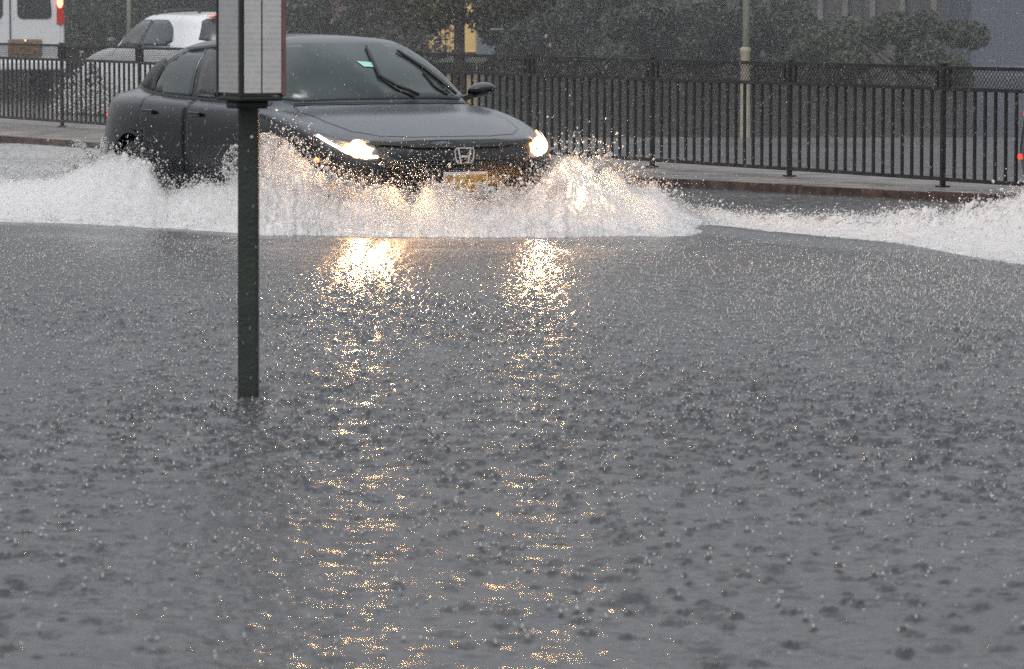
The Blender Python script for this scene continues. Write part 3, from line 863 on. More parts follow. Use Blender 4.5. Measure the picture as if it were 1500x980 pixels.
    bar(bm, (X0, -.034, .635 - .004), (X0, .034, .635 - .004), .013, .012, up=Vector((1, 0, 0)))
    em = obj('emblem', bm, M['chrome'], root)
    # number plate
    c, n = B.hit(0, .43, 'x', 1)
    bm = bmesh.new(); box(bm, (c.x + .018, 0, .445), (.012, .335, .170), bev=.004)
    pf = obj('plate_frame', bm, M['chrome'], root)
    bm = bmesh.new(); box(bm, (c.x + .027, 0, .44), (.008, .305, .14), bev=.003); obj('number_plate', bm, M['plate'], pf)
    # headlamps
    for sgn in (-1, 1):
        lp = [(sgn * .565, .645), (sgn * .58, .700), (sgn * .70, .722), (sgn * .785, .748), (sgn * .835, .775), (sgn * .838, .755), (sgn * .80, .70), (sgn * .74, .645), (sgn * .64, .612)]
        hl = B.patch(lp, 'x', 1, .012, .02, 'headlight', (M['lamp_lit'] if sgn > 0 else M['lampglass']) if lit else M['trim'], root)
        bm = bmesh.new()
        B.line(bm, [(sgn * .575, .628), (sgn * .65, .622), (sgn * .74, .655), (sgn * .795, .704), (sgn * .832, .757)], 'x', 1, .020, .022, .01)
        obj('running_light', bm, M['led'] if lit else M['lampglass'], hl)
        c, n = B.hit(sgn * .675, .678, 'x', 1)
        Ml = Matrix.Translation(c + n * .02) @ n.lerp(Vector((1, 0, 0)), .7).to_track_quat('Z', 'Y').to_matrix().to_4x4()
        bm = bmesh.new(); lathe(bm, [(.001, .020), (.018, .016), (.027, .008), (.030, -.01)], Ml, 24)
        obj('lamp_bulb', bm, M['halogen'] if lit else M['lampglass'], hl, True)
        bm = bmesh.new(); lathe(bm, [(.030, .004), (.060, .008), (.063, -.01)], Ml, 24)
        obj('lamp_reflector', bm, M['halo'] if lit else M['lampglass'], hl, True)
        # side marker
        bm = bmesh.new(); c, n = B.hit(1.86, .60, 'y', sgn)
        c, n = B.hit(1.80, .605, 'y', sgn)
        bmesh.ops.create_icosphere(bm, subdivisions=2, radius=1)
        for v in bm.verts: v.co = Vector((v.co.x * .035, v.co.y * .012, v.co.z * .018))
        bmesh.ops.translate(bm, verts=bm.verts, vec=c + n * .006)
        obj('side_marker', bm, M['orange'] if lit else M['trim'], root, True)
        # tail lights wrap on the corner
        B.patch([(-2.05, .80), (-2.13, .80), (-2.12, .87), (-2.05, .885)], 'y', sgn, .008, .025, 'tail_light', M['red_on'], root)
        B.patch([(sgn * .45, .84), (sgn * .74, .80), (sgn * .70, .93), (sgn * .45, .95)], 'x', -1, .008, .04, 'tail_lamp', M['red_lens'], root)
        bm = bmesh.new(); c, n = B.hit(-2.05, .50, 'y', sgn); box(bm, c + n * .006, (.05, .014, .035), bev=.005); obj('side_reflector', bm, M['red_on'], root)
    # windshield sticker
    B.patch([(-.03, 1.222), (.075, 1.214), (.085, 1.180), (-.01, 1.186)], 'x', 1, .0265, .02, 'sticker', M['sticker'], wsh, rim=False)
    # wipers, caught mid sweep: given as (y,z) points on the glass
    for path in ([(.20, .975), (.12, 1.03), (.055, 1.10)], [(.50, .985), (.45, 1.05), (.43, 1.14)]):
        bm = bmesh.new(); pts = []
        for a, b in path:
            c, n = B.hit(a, b, 'x', 1); pts.append(c + n * .03)
        tube(bm, pts, [.011, .009, .007], 6)
        wa = obj('wiper_arm', bm, M['trim'], root, True)
        blade = [(.25, .985), (.14, 1.05), (.05, 1.115), (.09, 1.22), (.146, 1.315)] if path[0][0] < .3 else [(.59, .985), (.54, 1.07), (.47, 1.16), (.366, 1.284)]
        bm = bmesh.new(); pts = []
        for a, b in blade:
            c, n = B.hit(a, b, 'x', 1); pts.append(c + n * .036)
        tube(bm, pts, [.010] + [.014] * (len(pts) - 2) + [.010], 6)
        obj('wiper_blade', bm, M['trim'], wa, True)
    return root

# heading of the road towards the camera
CA = R(27.9)
RZ = CA - R(90)       # local +x -> (sin a, -cos a)
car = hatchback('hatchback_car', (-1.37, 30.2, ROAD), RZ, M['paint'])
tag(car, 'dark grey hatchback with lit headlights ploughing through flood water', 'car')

# headlamp beams of the lit car (real lamps in the photograph)
for sgn in (-1, 1):
    ld = bpy.data.lights.new('headlamp_beam', 'SPOT'); ld.energy = 950 if sgn < 0 else 1700; ld.spot_size = R(40); ld.spot_blend = .8; ld.shadow_soft_size = .03
    ld.color = (1, .55, .25)
    lo = bpy.data.objects.new('headlamp_beam', ld); COL.objects.link(lo)
    lo.parent = car
    lo.location = (2.24, sgn * .675, .665)
    lo.rotation_euler = Vector((1, -.12, -.20) if sgn < 0 else (1, -.22, -.42)).to_track_quat('-Z', 'Y').to_euler()

# second dark car just entering at the right edge
car2 = hatchback('dark_car', (5.395, 29.5, ROAD + .03), RZ, M['paint_dark'], lit=False)
tag(car2, 'black car cut off by the right edge with one red tail lamp showing', 'car')

# ------------------------------------------------------------------ white wagon beyond the fence
def wagon():
    ang = R(28.4); rz = R(90) + ang           # heading away-left
    root = empty('station_wagon', (0, 0, -.10), rz)
    V, Fc = body_mesh(wagon_rows())
    B = Body(V, Fc)
    me = npmesh('body', V, Fc, 4)
    bmx = bmesh.new(); bmx.from_mesh(me); bmesh.ops.remove_doubles(bmx, verts=bmx.verts, dist=1e-4)
    bmesh.ops.recalc_face_normals(bmx, faces=bmx.faces); bmesh.ops.contextual_create(bmx, geom=[e for e in bmx.edges if e.is_boundary])
    bmx.to_mesh(me); bmx.free()
    link('body', cut_arches(me, (1.36, -1.40), .37, .34), M['white_paint'], root, True)
    underbody(root, -2.0, 1.95, 1.1)
    for sgn in (-1, 1):
        for x in (1.36, -1.40): wheel(root, x, sgn, .335)
        B.patch([(.62, .995), (-.28, 1.0), (-.32, 1.345), (.10, 1.345), (.30, 1.27), (.50, 1.13)], 'y', sgn, .006, .06, 'front_side_window', M['glass_dark'], root, round_=.03)
        B.patch([(-.36, 1.0), (-1.12, 1.01), (-1.25, 1.06), (-1.10, 1.24), (-.90, 1.345), (-.40, 1.35)], 'y', sgn, .006, .06, 'rear_side_window', M['glass'], root, round_=.06)
        bm = bmesh.new(); B.line(bm, [(.64, .985), (-.3, .99), (-1.2, 1.0)], 'y', sgn, .02, .010); B.line(bm, [(-.34, 1.0), (-.36, 1.345)], 'y', sgn, .05, .011); obj('window_trim', bm, M['trim'], root)
        bm = bmesh.new(); tube(bm, [(.05, sgn * .50, 1.41), (-.1, sgn * .50, 1.475), (-1.2, sgn * .47, 1.50), (-1.38, sgn * .46, 1.45)], .016, 6); obj('roof_rail', bm, M['trim'], root)
        mr = bmesh.new(); bmesh.ops.create_icosphere(mr, subdivisions=2, radius=1)
        for v in mr.verts: v.co = Vector((v.co.x * .05, v.co.y * .08, v.co.z * .05))
        bmesh.ops.translate(mr, verts=mr.verts, vec=(.58, sgn * .94, 1.05)); obj('wing_mirror', mr, M['case'], root, True)
        B.patch([(-1.90, .86), (-2.12, .84), (-2.12, .98), (-1.95, 1.0)], 'y', sgn, .008, .04, 'tail_light', M['red_lens'], root)
    rg = [(0, 1.04), (.50, 1.04), (.66, 1.08), (.56, 1.33), (.5, 1.36), (0, 1.37)]; rg += [(-a, b) for a, b in rg[-2:0:-1]]
    B.patch(rg, 'x', -1, .006, .05, 'rear_window', M['glass_dark'], root)
    bm = bmesh.new(); B.line(bm, [(-.42, 1.412), (0, 1.418), (.42, 1.412)], 'x', -1, .022, .012); obj('brake_light', bm, M['red_hot'], root)
    bm = bmesh.new(); box(bm, (-1.72, 0, 1.43), (.20, .95, .03), bev=.01); obj('roof_spoiler', bm, M['white_paint'], root)
    return root
wg = wagon(); wg.location = Vector((-4.52, 59.5, -.10))
tag(wg, 'white station wagon with roof rails driving away beyond the fence', 'car')

P = []; q_ = []
for _ in range(5200):
    t = random.uniform(-2.6, 2.3); k_ = random.random()
    z = abs(random.gauss(0, .22)) * (1.3 if abs(t - 1.2) < .6 or abs(t + 1.5) < .6 else .8)
    base = Vector((-4.52, 59.5, 0)) + Vector((-math.sin(R(28.4)), math.cos(R(28.4)), 0)) * t + Vector((-math.cos(R(28.4)), -math.sin(R(28.4)), 0)) * (.98 + random.gauss(0, .10))
    P.append((base.x, base.y, -.08 + z)); q_.append(random.uniform(.008, .022))
o = droplets('tyre_spray', P, np.array(q_), np.array(q_) * 1.2, M['drop']); tag(o, 'whitish tyre spray along the flank of the white wagon', 'spray', kind='stuff')

# ------------------------------------------------------------------ white van
def van():
    root = empty('white_van', (-8.60, 72.6, -.10), R(90) + R(24))
    # local +x is forward; the rear face is at x=0
    bm = bmesh.new()
    prof = [(.97, .42), (1.0, .60), (1.0, 1.15), (.97, 1.45), (.90, 1.85), (.80, 2.06), (.62, 2.14), (0, 2.17)]
    loop = prof + [(-a, b) for a, b in prof[-2::-1]]
    rings = []
    for x, s_, dz in ((-.03, .955, .012), (.0, .985, .004), (.05, 1, 0), (3.9, 1, 0), (4.3, .98, -.01)):
        rings.append([bm.verts.new((x, a * s_, b - dz if b > 1 else b + dz)) for a, b in loop])
    # sloping front
    rings.append([bm.verts.new((4.9, a * .95, min(b, 1.35))) for a, b in loop])
    rings.append([bm.verts.new((5.45, a * .88, min(b, 1.05))) for a, b in loop])
    for a, b in zip(rings, rings[1:]):
        for k in range(len(a)):
            bm.faces.new((a[k], a[(k + 1) % len(a)], b[(k + 1) % len(a)], b[k]))
    bm.faces.new(rings[0]); bm.faces.new(rings[-1][::-1])
    bmesh.ops.recalc_face_normals(bm, faces=bm.faces)
    obj('body', bm, M['white_paint'], root, False)
    def plate_(name, pts, x, m, r=.05, th=.02, par=root):
        b = bmesh.new(); q = rounded(pts, r)
        f = b.faces.new([b.verts.new((x, p[0], p[1])) for p in q])
        e = bmesh.ops.extrude_face_region(b, geom=[f]); bmesh.ops.translate(b, verts=[v for v in e['geom'] if isinstance(v, bmesh.types.BMVert)], vec=(-th, 0, 0))
        bmesh.ops.recalc_face_normals(b, faces=b.faces)
        return obj(name, b, m, par)
    # looking from behind, local -y is right
    for s_ in (-1, 1):
        d = plate_('rear_door', [(s_ * .012, .62), (s_ * .90, .62), (s_ * .89, 1.25), (s_ * .82, 1.78), (s_ * .74, 1.98), (s_ * .012, 2.02)], -.03, M['white_paint'], .05, .012)
        plate_('rear_window', [(s_ * .13, 1.30), (s_ * .75, 1.30), (s_ * .70, 1.86), (s_ * .13, 1.90)], -.043, M['glass_dark'], .10, .012, d)
        tl = plate_('tail_light', [(s_ * .83, 1.20), (s_ * .975, 1.20), (s_ * .93, 1.75), (s_ * .84, 1.75)], -.028, M['red_lens'], .03, .03)
        bm = bmesh.new(); bmesh.ops.create_icosphere(bm, subdivisions=2, radius=1)
        for v in bm.verts: v.co = Vector((v.co.x * .03, v.co.y * .055, v.co.z * .10))
        bmesh.ops.translate(bm, verts=bm.verts, vec=(-.055, s_ * .89, 1.58)); obj('brake_bulb', bm, M['red_hot'], tl, True)
    bm = bmesh.new(); box(bm, (-.055, 0, 1.33), (.02, .012, 1.3)); obj('door_gap', bm, M['trim'], root)
    bm = bmesh.new(); box(bm, (-.055, -.26, .80), (.03, .60, .30), bev=.02); pr = obj('plate_recess', bm, M['plate_brown'], root)
    bm = bmesh.new(); box(bm, (-.076, -.26, .78), (.01, .40, .17), bev=.005); obj('number_plate', bm, M['plate_brown'], pr)
    bm = bmesh.new(); bmesh.ops.create_icosphere(bm, subdivisions=1, radius=.012); bmesh.ops.translate(bm, verts=bm.verts, vec=(-.08, -.26, .93)); obj('plate_light', bm, M['halo'], pr)
    bm = bmesh.new(); box(bm, (-.07, 0, .50), (.16, 1.94, .16), bev=.03); obj('rear_bumper', bm, M['white_paint'], root)
    for s_ in (-1, 1):
        for x in (.95, 4.4): wheel(root, x, s_, .34, .86)
    return root
vn = van(); tag(vn, 'white van seen from behind at the left edge with its red brake light on', 'van')

# ------------------------------------------------------------------ fence
fence = empty('pedestrian_fence', fpt(0, FZ))
fence.rotation_euler = (0, 0, math.atan2(FD.y, FD.x))
tag(fence, 'long dark steel railing with vertical bars and a mesh strip along the median', 'fence')
PW = 2.25; ZT = .935; ZM = .77; ZB = .065
def panel_mesh():
    bm = bmesh.new(); a, b = .02, PW - .02
    bar(bm, (a, 0, ZT), (b, 0, ZT), .034, .030); bar(bm, (a, 0, ZM), (b, 0, ZM), .030, .028); bar(bm, (a, 0, ZB), (b, 0, ZB), .034, .030)
    n = 16
    for k in range(1, n):
        x = a + (b - a) * k / n; bar(bm, (x, 0, ZB + .01), (x, 0, ZM - .01), .022, .020)
    me = bpy.data.meshes.new('railing_panel'); bm.to_mesh(me); bm.free(); me.materials.append(M['fence']); return me
def mesh_strip():
    bm = bmesh.new(); a, b = .085, PW - .085; z0, z1 = ZM + .012, ZT - .012; h = z1 - z0; st = .046
    k = -int(h / st) - 1
    x = a - h
    while x < b:
        for sgn in (1, -1):
            p0 = [x, z0]; p1 = [x + h, z1]
            if sgn < 0: p0, p1 = [x, z1], [x + h, z0]
            # clip in x
            def cl(p, q):
                (x0, y0), (x1, y1) = p, q
                if x0 < a: y0 += (y1 - y0) * (a - x0) / (x1 - x0); x0 = a
                if x1 > b: y1 -= (y1 - y0) * (x1 - b) / (x1 - x0); x1 = b
                return (x0, y0), (x1, y1)
            if p1[0] <= a or p0[0] >= b: continue
            q0, q1 = cl(tuple(p0), tuple(p1))
            if q1[0] - q0[0] > .004: bar(bm, (q0[0], .002 * sgn, q0[1]), (q1[0], .002 * sgn, q1[1]), .0032, .004)
        x += st
    for x in (a, b): bar(bm, (x, 0, z0), (x, 0, z1), .022, .022)
    me = bpy.data.meshes.new('wire_mesh'); bm.to_mesh(me); bm.free(); me.materials.append(M['fence']); return me
def post_mesh():
    bm = bmesh.new(); bar(bm, (0, 0, -.01), (0, 0, .955), .034, .034); box(bm, (0, 0, .962), (.06, .06, .014)); box(bm, (0, 0, .006), (.09, .08, .012))
    me = bpy.data.meshes.new('fence_post'); bm.to_mesh(me); bm.free(); me.materials.append(M['fence']); return me
pm, mm, fm = panel_mesh(), mesh_strip(), post_mesh()
for k in range(-3, 9):
    p = bpy.data.objects.new('fence_post', fm); COL.objects.link(p); p.parent = fence; p.location = (k * PW, 0, 0)
    if k < 8:
        q = bpy.data.objects.new('railing_panel', pm); COL.objects.link(q); q.parent = fence; q.location = (k * PW, 0, 0)
        q.rotation_euler = (0, random.gauss(0, .0018), 0)
        r_ = bpy.data.objects.new('wire_mesh', mm); COL.objects.link(r_); r_.parent = q

# ------------------------------------------------------------------ bus stop post with timetable case
bs = empty('bus_stop_post', at(362, 16.2, ROAD)); bs.rotation_euler = (0, R(.30), 0)
tag(bs, 'dark green bus stop post in the water carrying a grey timetable case', 'bus stop')
bm = bmesh.new(); box(bm, (0, 0, 1.15), (.0785, .0785, 2.6), bev=.010)
obj('pole', bm, M['post'], bs)
bm = bmesh.new()
for z in (.4, .52): tube(bm, [(.015, -.04, z + .75), (.015, -.046, z + .75)], .006, 8)
obj('bolt', bm, M['chrome'], bs)
case_rot = R(33); W = .176
cs = empty('timetable_case', (0.014, -.145, 0), case_rot, bs)
tag(cs, None)
zc0 = 1.175 + .15 - .02; zc1 = zc0 + .95
bm = bmesh.new(); box(bm, (0, 0, (zc0 + zc1) / 2), (W - .012, W - .012, zc1 - zc0 - .01))
obj('case_core', bm, M['case'], cs)
bm = bmesh.new()
for sx_ in (-1, 1):
    for sy_ in (-1, 1):
        box(bm, (sx_ * (W / 2), sy_ * (W / 2), (zc0 + zc1) / 2), (.014, .014, zc1 - zc0), bev=.003)
box(bm, (0, 0, zc0 - .006), (W + .010, W + .010, .018), bev=.006)
box(bm, (0, 0, zc1 + .01), (W + .010, W + .010, .018), bev=.006)
obj('case_frame', bm, M['casedark'], cs)
bm = bmesh.new(); box(bm, (W / 2 + .006, -W / 2 - .004, (zc0 + zc1) / 2), (.016, .014, zc1 - zc0 - .01), bev=.003); obj('case_edge', bm, M['caseedge_red'], cs)
# timetable paper: columns and rows of faint print under wet plexiglass
def paper(name, base, col2, seed):
    m, nt, b = mat(name); L = nt.links.new
    tc = nt.nodes.new('ShaderNodeTexCoord'); sp_ = nt.nodes.new('ShaderNodeSeparateXYZ'); L(tc.outputs['Generated'], sp_.inputs[0])
    wv = nt.nodes.new('ShaderNodeMath'); wv.operation = 'MULTIPLY'; wv.inputs[1].default_value = 44; L(sp_.outputs['Z'], wv.inputs[0])
    fr_ = nt.nodes.new('ShaderNodeMath'); fr_.operation = 'FRACT'; L(wv.outputs[0], fr_.inputs[0])
    gt = nt.nodes.new('ShaderNodeMath'); gt.operation = 'GREATER_THAN'; gt.inputs[1].default_value = .55; L(fr_.outputs[0], gt.inputs[0])
    n = nt.nodes.new('ShaderNodeTexNoise'); n.inputs['Scale'].default_value = 1.0; n.inputs['Detail'].default_value = 2
    mp = nt.nodes.new('ShaderNodeMapping'); mp.inputs['Scale'].default_value = (90, 90, 55); mp.inputs['Location'].default_value = (seed, 0, 0)
    L(tc.outputs['Object'], mp.inputs['Vector']); L(mp.outputs['Vector'], n.inputs['Vector'])
    n_ = nt.nodes.new('ShaderNodeMath'); n_.operation = 'GREATER_THAN'; n_.inputs[1].default_value = .46; L(n.outputs['Fac'], n_.inputs[0])
    mu = nt.nodes.new('ShaderNodeMath'); mu.operation = 'MULTIPLY'; L(gt.outputs[0], mu.inputs[0]); L(n_.outputs[0], mu.inputs[1])
    m3 = nt.nodes.new('ShaderNodeMath'); m3.operation = 'MULTIPLY'; m3.inputs[1].default_value = .85; L(mu.outputs[0], m3.inputs[0])
    mx = nt.nodes.new('ShaderNodeMix'); mx.data_type = 'RGBA'; mx.inputs['A'].default_value = base + (1,); mx.inputs['B'].default_value = col2 + (1,)
    L(m3.outputs[0], mx.inputs['Factor'])
    n5 = nt.nodes.new('ShaderNodeTexNoise'); n5.inputs['Scale'].default_value = 14; L(tc.outputs['Object'], n5.inputs['Vector'])
    m5 = nt.nodes.new('ShaderNodeMix'); m5.data_type = 'RGBA'; m5.blend_type = 'MULTIPLY'; m5.inputs['Factor'].default_value = .35
    L(mx.outputs['Result'], m5.inputs['A']); L(n5.outputs['Color'], m5.inputs['B'])
    h5 = nt.nodes.new('ShaderNodeHueSaturation'); h5.inputs['Saturation'].default_value = .2; h5.inputs['Value'].default_value = 1.2
    L(m5.outputs['Result'], h5.inputs['Color']); L(h5.outputs['Color'], b.inputs['Base Color'])
    b.inputs['Roughness'].default_value = .35; b.inputs['Coat Weight'].default_value = .6; b.inputs['Coat Roughness'].default_value = .12
    return m
M['paper1'] = paper('timetable_paper', (.47, .475, .46), (.40, .40, .40), 0)
M['paper2'] = paper('faded_paper', (.30, .31, .32), (.25, .25, .26), 4)
# front-right face is local -y, front-left face is local -x
hh = zc1 - zc0 - .03
bm = bmesh.new(); box(bm, (-.040, -W / 2 - .003, (zc0 + zc1) / 2), (.072, .008, hh), bev=.002); obj('timetable_panel', bm, M['paper1'], cs)
bm = bmesh.new(); box(bm, (.043, -W / 2 - .004, (zc0 + zc1) / 2), (.080, .008, hh), bev=.002); obj('timetable_panel', bm, M['paper1'], cs)
bm = bmesh.new(); box(bm, (-W / 2 - .003, 0, (zc0 + zc1) / 2), (.008, W - .03, hh), bev=.002); obj('route_map_panel', bm, M['paper2'], cs)
bm = bmesh.new()
box(bm, (0, .02, zc0 - .030), (W * .8, W * .5, .030), bev=.008)
obj('case_bracket', bm, M['post'], cs)

# ------------------------------------------------------------------ background
def leaves(name, blobs, n, size, m, parent=None, seed=0, zfocus=None):
    """leaf-sized quads spread through ellipsoid blobs (c, r)"""
    g = np.random.default_rng(seed)
    vol = np.array([b[1][0] * b[1][1] * b[1][2] for b in blobs]) ** .75; pick = g.choice(len(blobs), n, p=vol / vol.sum())
    C_ = np.array([b[0] for b in blobs])[pick]; R_ = np.array([b[1] for b in blobs])[pick]
    d = g.normal(size=(n, 3)); d /= np.linalg.norm(d, axis=1)[:, None]
    rad = g.uniform(.55, 1.08, n) ** .6
    P = C_ + d * R_ * rad[:, None]
    a = g.normal(size=(n, 3)); a /= np.linalg.norm(a, axis=1)[:, None]
    b_ = np.cross(a, g.normal(size=(n, 3))); b_ /= np.linalg.norm(b_, axis=1)[:, None]
    s = (size * g.uniform(.5, 1.3, n))[:, None]
    V = np.stack([P - a * s, P + b_ * s * .45, P + a * s, P - b_ * s * .45], 1)
    Fc = np.arange(n * 4).reshape(n, 4)
    return link(name, npmesh(name, V.reshape(-1, 3), Fc, 4), m, parent)

def tree(name, px, D, trunk_r, crown, n, size, m, label, zbase=-.12, top=6.0, group=None, seed=1, limbs=True):
    base = at(px, D, zbase)
    root = empty(name, base)
    bm = bmesh.new(); g = random.Random(seed)
    h0 = top
    tube(bm, [(0, 0, 0), (g.gauss(0, .04), 0, h0 * .3), (g.gauss(0, .1), g.gauss(0, .1), h0 * .65), (g.gauss(0, .2), 0, h0)], [trunk_r * 1.2, trunk_r, trunk_r * .7, trunk_r * .2], 10)
    for k in range(7):
        z = h0 * (.3 + .09 * k); a = g.uniform(0, 6.28); L_ = g.uniform(.8, 1.8)
        tube(bm, [(0, 0, z), (math.cos(a) * L_ * .5, math.sin(a) * L_ * .5, z + L_ * .35), (math.cos(a) * L_, math.sin(a) * L_, z + L_ * .5)], [trunk_r * .45, trunk_r * .3, trunk_r * .1], 6)
    obj('trunk', bm, M['bark'], root, True)
    leaves('crown', crown, n, size, m, root, seed)
    tag(root, label, 'tree', group)
    return root

# small street tree in the middle
cr = [((0.1, 0, 2.2), (1.35, 1.2, 1.05)), ((-.6, .1, 1.55), (.55, .6, .42)), ((.5, -.1, 1.7), (.7, .6, .50)), ((.0, 0, 3.3), (1.8, 1.6, 1.2)), ((-.35, -.2, 1.32), (.28, .3, .22)), ((.35, -.3, 1.33), (.16, .2, .22)), ((1.0, .2, 1.85), (.6, .6, .45)), ((0, 0, 4.6), (1.5, 1.5, 1.1))]
tree('street_tree', 673, 66, .085, cr, 16000, .055, M['leaf_olive'], 'small street tree with thin bare trunk behind the railing near lit yellow panels', top=4.2, seed=4)
# large trees and bushes further back
spec = [(140, 96, 'leafy_tree', 'leaf_green', 'dark green bushy tree between the white van and the white wagon', 1),
        (255, 101, 'leafy_tree', 'leaf_green', 'green bushy tree directly above the white wagon', 2),
        (520, 92, 'leafy_tree', 'leaf', 'blurred dark tree above the roof of the hatchback', 3),
        (-60, 100, 'leafy_tree', 'leaf', 'tree hidden mostly by the white van at the left edge', 6)]
for px, D, nm, m_, lab, sd_ in spec:
    g = random.Random(sd_ * 13); cr = []
    for k in range(26):
        cr.append(((g.gauss(0, 1.1), g.gauss(0, .8), g.uniform(.5, 1.9)), (g.uniform(.35, .8), .6, g.uniform(.3, .6))))
    for k in range(10):
        cr.append(((g.gauss(0, 1.3), g.gauss(0, .9), g.uniform(2.2, 6.2)), (1.2, 1.2, 1.0)))
    tree(nm, px, D, .14, cr, 22000, .07, M[m_], lab, seed=sd_, top=6.5)
# overhanging canopy between the street tree and the pole, and the big clipped hedge masses
def bush(px, D, w_, h_, n, label, m, seed, base=0.0, name='bush'):
    root = empty(name, at(px, D, -.12)); g = random.Random(seed); cr = []
    for k in range(34):
        x = g.uniform(-1, 1); hh_ = h_ * (1 - .25 * x * x)
        cr.append(((x * w_, g.gauss(0, .5), base + g.uniform(0, 1) ** .8 * hh_), (w_ * g.uniform(.12, .22), .6, h_ * g.uniform(.16, .28))))
    leaves('foliage', cr, n, .06, m, root, seed)
    bm = bmesh.new()
    for k in range(6):
        tube(bm, [(g.uniform(-.5, .5) * w_, 0, 0), (g.uniform(-.7, .7) * w_, g.gauss(0, .2), h_ * .8)], [.04, .012], 6)
    obj('stem', bm, M['bark'], root)
    tag(root, label, 'bush'); return root
bush(855, 88, 1.55, 2.1, 26000, 'dark bush filling the gap between the street tree and the pale pole', M['leaf'], 21)
bush(800, 93, 1.3, 1.9, 20000, 'dark bush just right of the thin white handrail', M['leaf'], 31)
bush(990, 84, 1.4, 1.55, 22000, 'dark low bush just left of the pale tapering pole', M['leaf'], 22)
bush(1135, 86, 1.4, 1.45, 22000, 'dark bush just right of the pale tapering pole', M['leaf'], 23)
bush(1300, 82, 1.75, 1.22, 26000, 'rounded green bush beside the blue grey wall', M['leaf_green'], 24)
bush(380, 97, 1.4, 1.7, 18000, 'grey green bush behind the timetable case', M['leaf'], 25)
bush(470, 88, .9, 1.5, 12000, 'misty bush above the left end of the hatchback roof', M['leaf'], 26)
bush(20, 104, 1.6, 1.6, 12000, 'dark bush behind the white van', M['leaf'], 27)
# tall dark tree belt far behind (reads as one mass)
cr = []; g = random.Random(5)
for k in range(260):
    cr.append(((g.uniform(-26, 26), 118 + g.gauss(0, 2.5), g.uniform(0, 13)), (g.uniform(1.2, 2.6), 1.5, g.uniform(1, 2.2))))
o = leaves('tree_belt', cr, 60000, .30, M['leaf'], None, 9); tag(o, 'dark far-off belt of trees behind the buildings', 'trees', kind='stuff')

# building with lit yellow panels behind the street tree
D = 98.0
def bz(py): return zof(py, D)
b1 = empty('low_building', at(690, D, -.12)); tag(b1, 'low building with red wall, lit yellow panels and slate blue siding', 'building')
def lx(px): return (px - 690) / F0 * D
def wallbox(name, x0, x1, z0, z1, y0, th, m, par):
    bm = bmesh.new(); box(bm, ((x0 + x1) / 2, y0 + th / 2, (z0 + z1) / 2 + .12), (x1 - x0, th, z1 - z0), bev=.005); return obj(name, bm, m, par)
wallbox('wall', lx(470), lx(770), -.1, 4.2, .30, 5.0, M['redwall'], b1)
wallbox('siding', lx(699), lx(757), .2, 3.6, .1, .16, M['slatewall'], b1)
wallbox('lit_panel', lx(628), lx(652), bz(76), 2.6, .12, .12, M['yellow_lit'], b1)
wallbox('lit_panel', lx(654), lx(666), bz(76), 2.6, .12, .12, M['yellow_lit'], b1)
wallbox('lit_panel', lx(681), lx(697), bz(76), 2.6, .12, .12, M['yellow_lit'], b1)
wallbox('ledge', lx(600), lx(765), bz(91), bz(82), -.25, .5, M['ledge'], b1)
wallbox('roof', lx(465), lx(775), 4.2, 4.5, 0, 5.6, M['ledge'], b1)
wallbox('door_panel', lx(735), lx(757), .2, 2.2, -.02, .1, M['slatewall'], b1)
rl = empty('handrail', at(728, 90, -.12)); tag(rl, 'thin white handrail before the slate blue siding', 'handrail')
bm = bmesh.new(); tube(bm, [(-.45, 0, 1.02), (.42, 0, 1.02)], .018, 6); obj('rail', bm, M['ledge'], rl)
for x in (-.43, .40):
    bm = bmesh.new(); tube(bm, [(x, 0, 0), (x, 0, 1.01)], .014, 6); obj('upright', bm, M['ledge'], rl)

# long brick building with pale pilasters and windows
D2 = 108.0
b2 = empty('brick_building', at(1180, D2, -.12)); tag(b2, 'long dark brick building with pale pilasters and dim windows behind the bushes', 'building')
def l2(px): return (px - 1180) / F0 * D2
wallbox('wall', l2(880), l2(1410), -.1, 9, 0.3, 6, M['brick'], b2)
for k, (a, b) in enumerate(((985, 1012), (1024, 1046), (1062, 1082), (1108, 1128), (1150, 1172), (1246, 1262), (1330, 1352))):
    wi = wallbox('window', l2(a), l2(b), zof(38, D2), 2.6, .18, .14, M['winpane'], b2)
for k, px in enumerate((978, 1018, 1054, 1096, 1140, 1200, 1236, 1276, 1320, 1366)):
    wallbox('pilaster', l2(px - 4), l2(px + 4), zof(36, D2), 6, -.05, .36, M['pilaster'], b2)
wallbox('sill_course', l2(880), l2(1410), zof(44, D2), zof(39, D2), -.02, .3, M['brick'], b2)
b3 = empty('blue_building', at(1470, 90, -.12)); tag(b3, 'plain blue grey metal-clad building at the upper right edge', 'building')
def l3(px): return (px - 1470) / F0 * 90
wallbox('wall', l3(1421), l3(1700), -.1, 5.5, 0, 6, M['bluewall'], b3)
bm = bmesh.new()
for px in range(1436, 1690, 32): box(bm, (l3(px), -.006, 2.7), (.018, .02, 5.4))
obj('panel_joint', bm, M['slatewall'], b3)
wallbox('plinth', l3(1418), l3(1702), -.1, .12, -.06, .06, M['slatewall'], b3)

# poles
def pole(name, px, D, r0, r1, z1, m, label, base=None):
    root = empty(name, at(px, D, -.12)); tag(root, label, 'pole')
    bm = bmesh.new(); tube(bm, [(0, 0, 0), (.02, 0, z1 * .5), (.05, 0, z1)], [r0, (r0 + r1) / 2, r1], 12); obj('shaft', bm, m, root, True)
    if base:
        bm = bmesh.new(); lathe(bm, [(base * 1.25, 0), (base * 1.25, .04), (base * 1.02, .07), (base, 1.02), (base * 1.12, 1.04), (base * 1.12, 1.08), (r0, 1.10)], Matrix.Identity(4), 16); obj('pole_base', bm, M['pole_tan'], root, True)
    return root
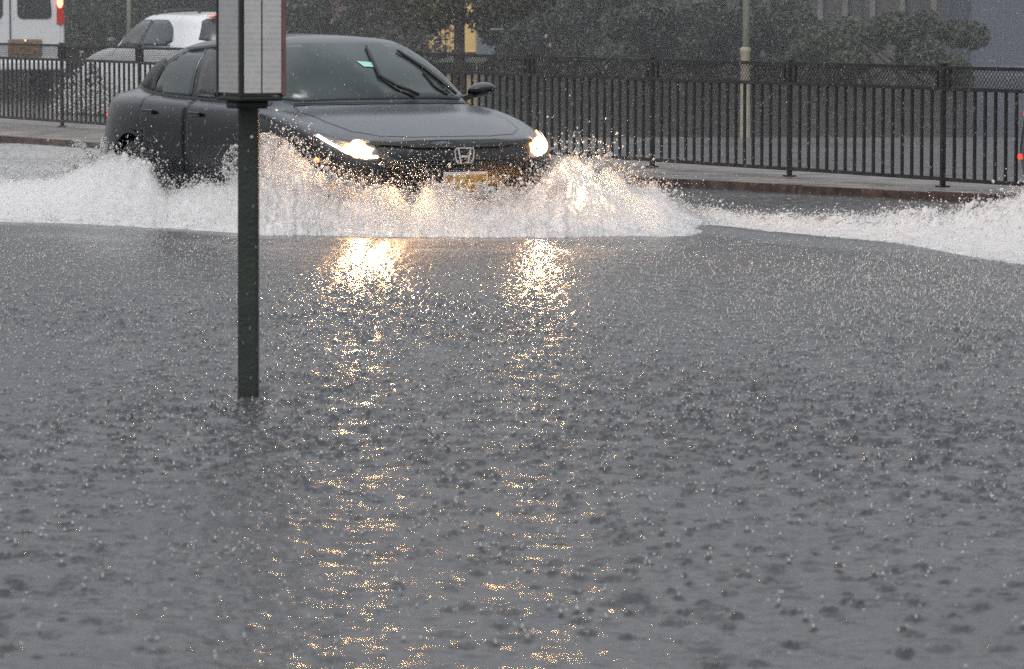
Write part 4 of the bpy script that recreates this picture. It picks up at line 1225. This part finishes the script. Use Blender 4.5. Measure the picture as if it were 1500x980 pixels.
# pale pole: cap of its sleeve shows at photo row 93
pole('lamp_post', 1091, 49, .042, .034, 7, M['pole_green'], 'slender pale post rising from a tan sleeve behind the railing', base=.056)
pole('thin_pole', 190, 88, .05, .045, 6, M['pole_green'], 'thin pale green pole above the hood of the white wagon')
pole('thin_pole', 286, 100, .035, .03, 6, M['pole_green'], 'very thin grey pole above the roof of the white wagon')

# ------------------------------------------------------------------ rain haze (real scattering volume)
def haze(name, c, s, dens, col=(.9, .92, .95), g=.35, lab=None):
    m = bpy.data.materials.new(name); m.use_nodes = True; nt = m.node_tree
    nt.nodes.remove(nt.nodes['Principled BSDF'])
    v = nt.nodes.new('ShaderNodeVolumeScatter'); v.inputs['Density'].default_value = dens; v.inputs['Color'].default_value = col + (1,); v.inputs['Anisotropy'].default_value = g
    nt.links.new(v.outputs[0], nt.nodes['Material Output'].inputs['Volume'])
    bm = bmesh.new(); box(bm, c, s)
    o = obj(name, bm, m); tag(o, lab, 'haze', kind='stuff'); return o
def mist(name, T, px0, px1, dens, lab):
    m = bpy.data.materials.new(name); m.use_nodes = True; nt = m.node_tree
    nt.nodes.remove(nt.nodes['Principled BSDF'])
    v = nt.nodes.new('ShaderNodeVolumeScatter'); v.inputs['Density'].default_value = dens; v.inputs['Color'].default_value = (.97, .97, .97, 1); v.inputs['Anisotropy'].default_value = .2
    nt.links.new(v.outputs[0], nt.nodes['Material Output'].inputs['Volume'])
    bm = bmesh.new(); rings = []; K = 14
    for px in np.arange(px0, px1 + 1, 9):
        df, dr, h = [float(np.interp(px, T[:, 0], T[:, k])) for k in (1, 2, 3)]
        f = 1 + .40 * noise.noise(Vector((px * .02, 0, 0))) + .35 * noise.noise(Vector((px * .06, 3, 0)))
        if px in (px0,): f *= .1
        cy, ry, cz, rz_ = (df + dr) / 2 + .05, (dr - df) / 2 + .02, h * .42, h * .72 * f
        rings.append([bm.verts.new(at(px, cy + ry * math.cos(2 * math.pi * k / K), max(.004, cz + rz_ * math.sin(2 * math.pi * k / K)))) for k in range(K)])
    for a, b in zip(rings, rings[1:]):
        for k in range(K): bm.faces.new((a[k], a[(k + 1) % K], b[(k + 1) % K], b[k]))
    bm.faces.new(rings[0][::-1]); bm.faces.new(rings[-1])
    bmesh.ops.recalc_face_normals(bm, faces=bm.faces)
    tag(obj(name, bm, m), lab, 'mist', kind='stuff')
mist('spray_mist', SP, -70, 1020, .75, 'soft white mist inside the bow wave of the hatchback')
mist('wake_mist', SR, 960, 1690, .45, 'soft mist over the low wave at the right edge')
haze('rain_haze', (0, 74, 6), (70, 88, 14), .0024, lab='grey rain haze hanging over the street')
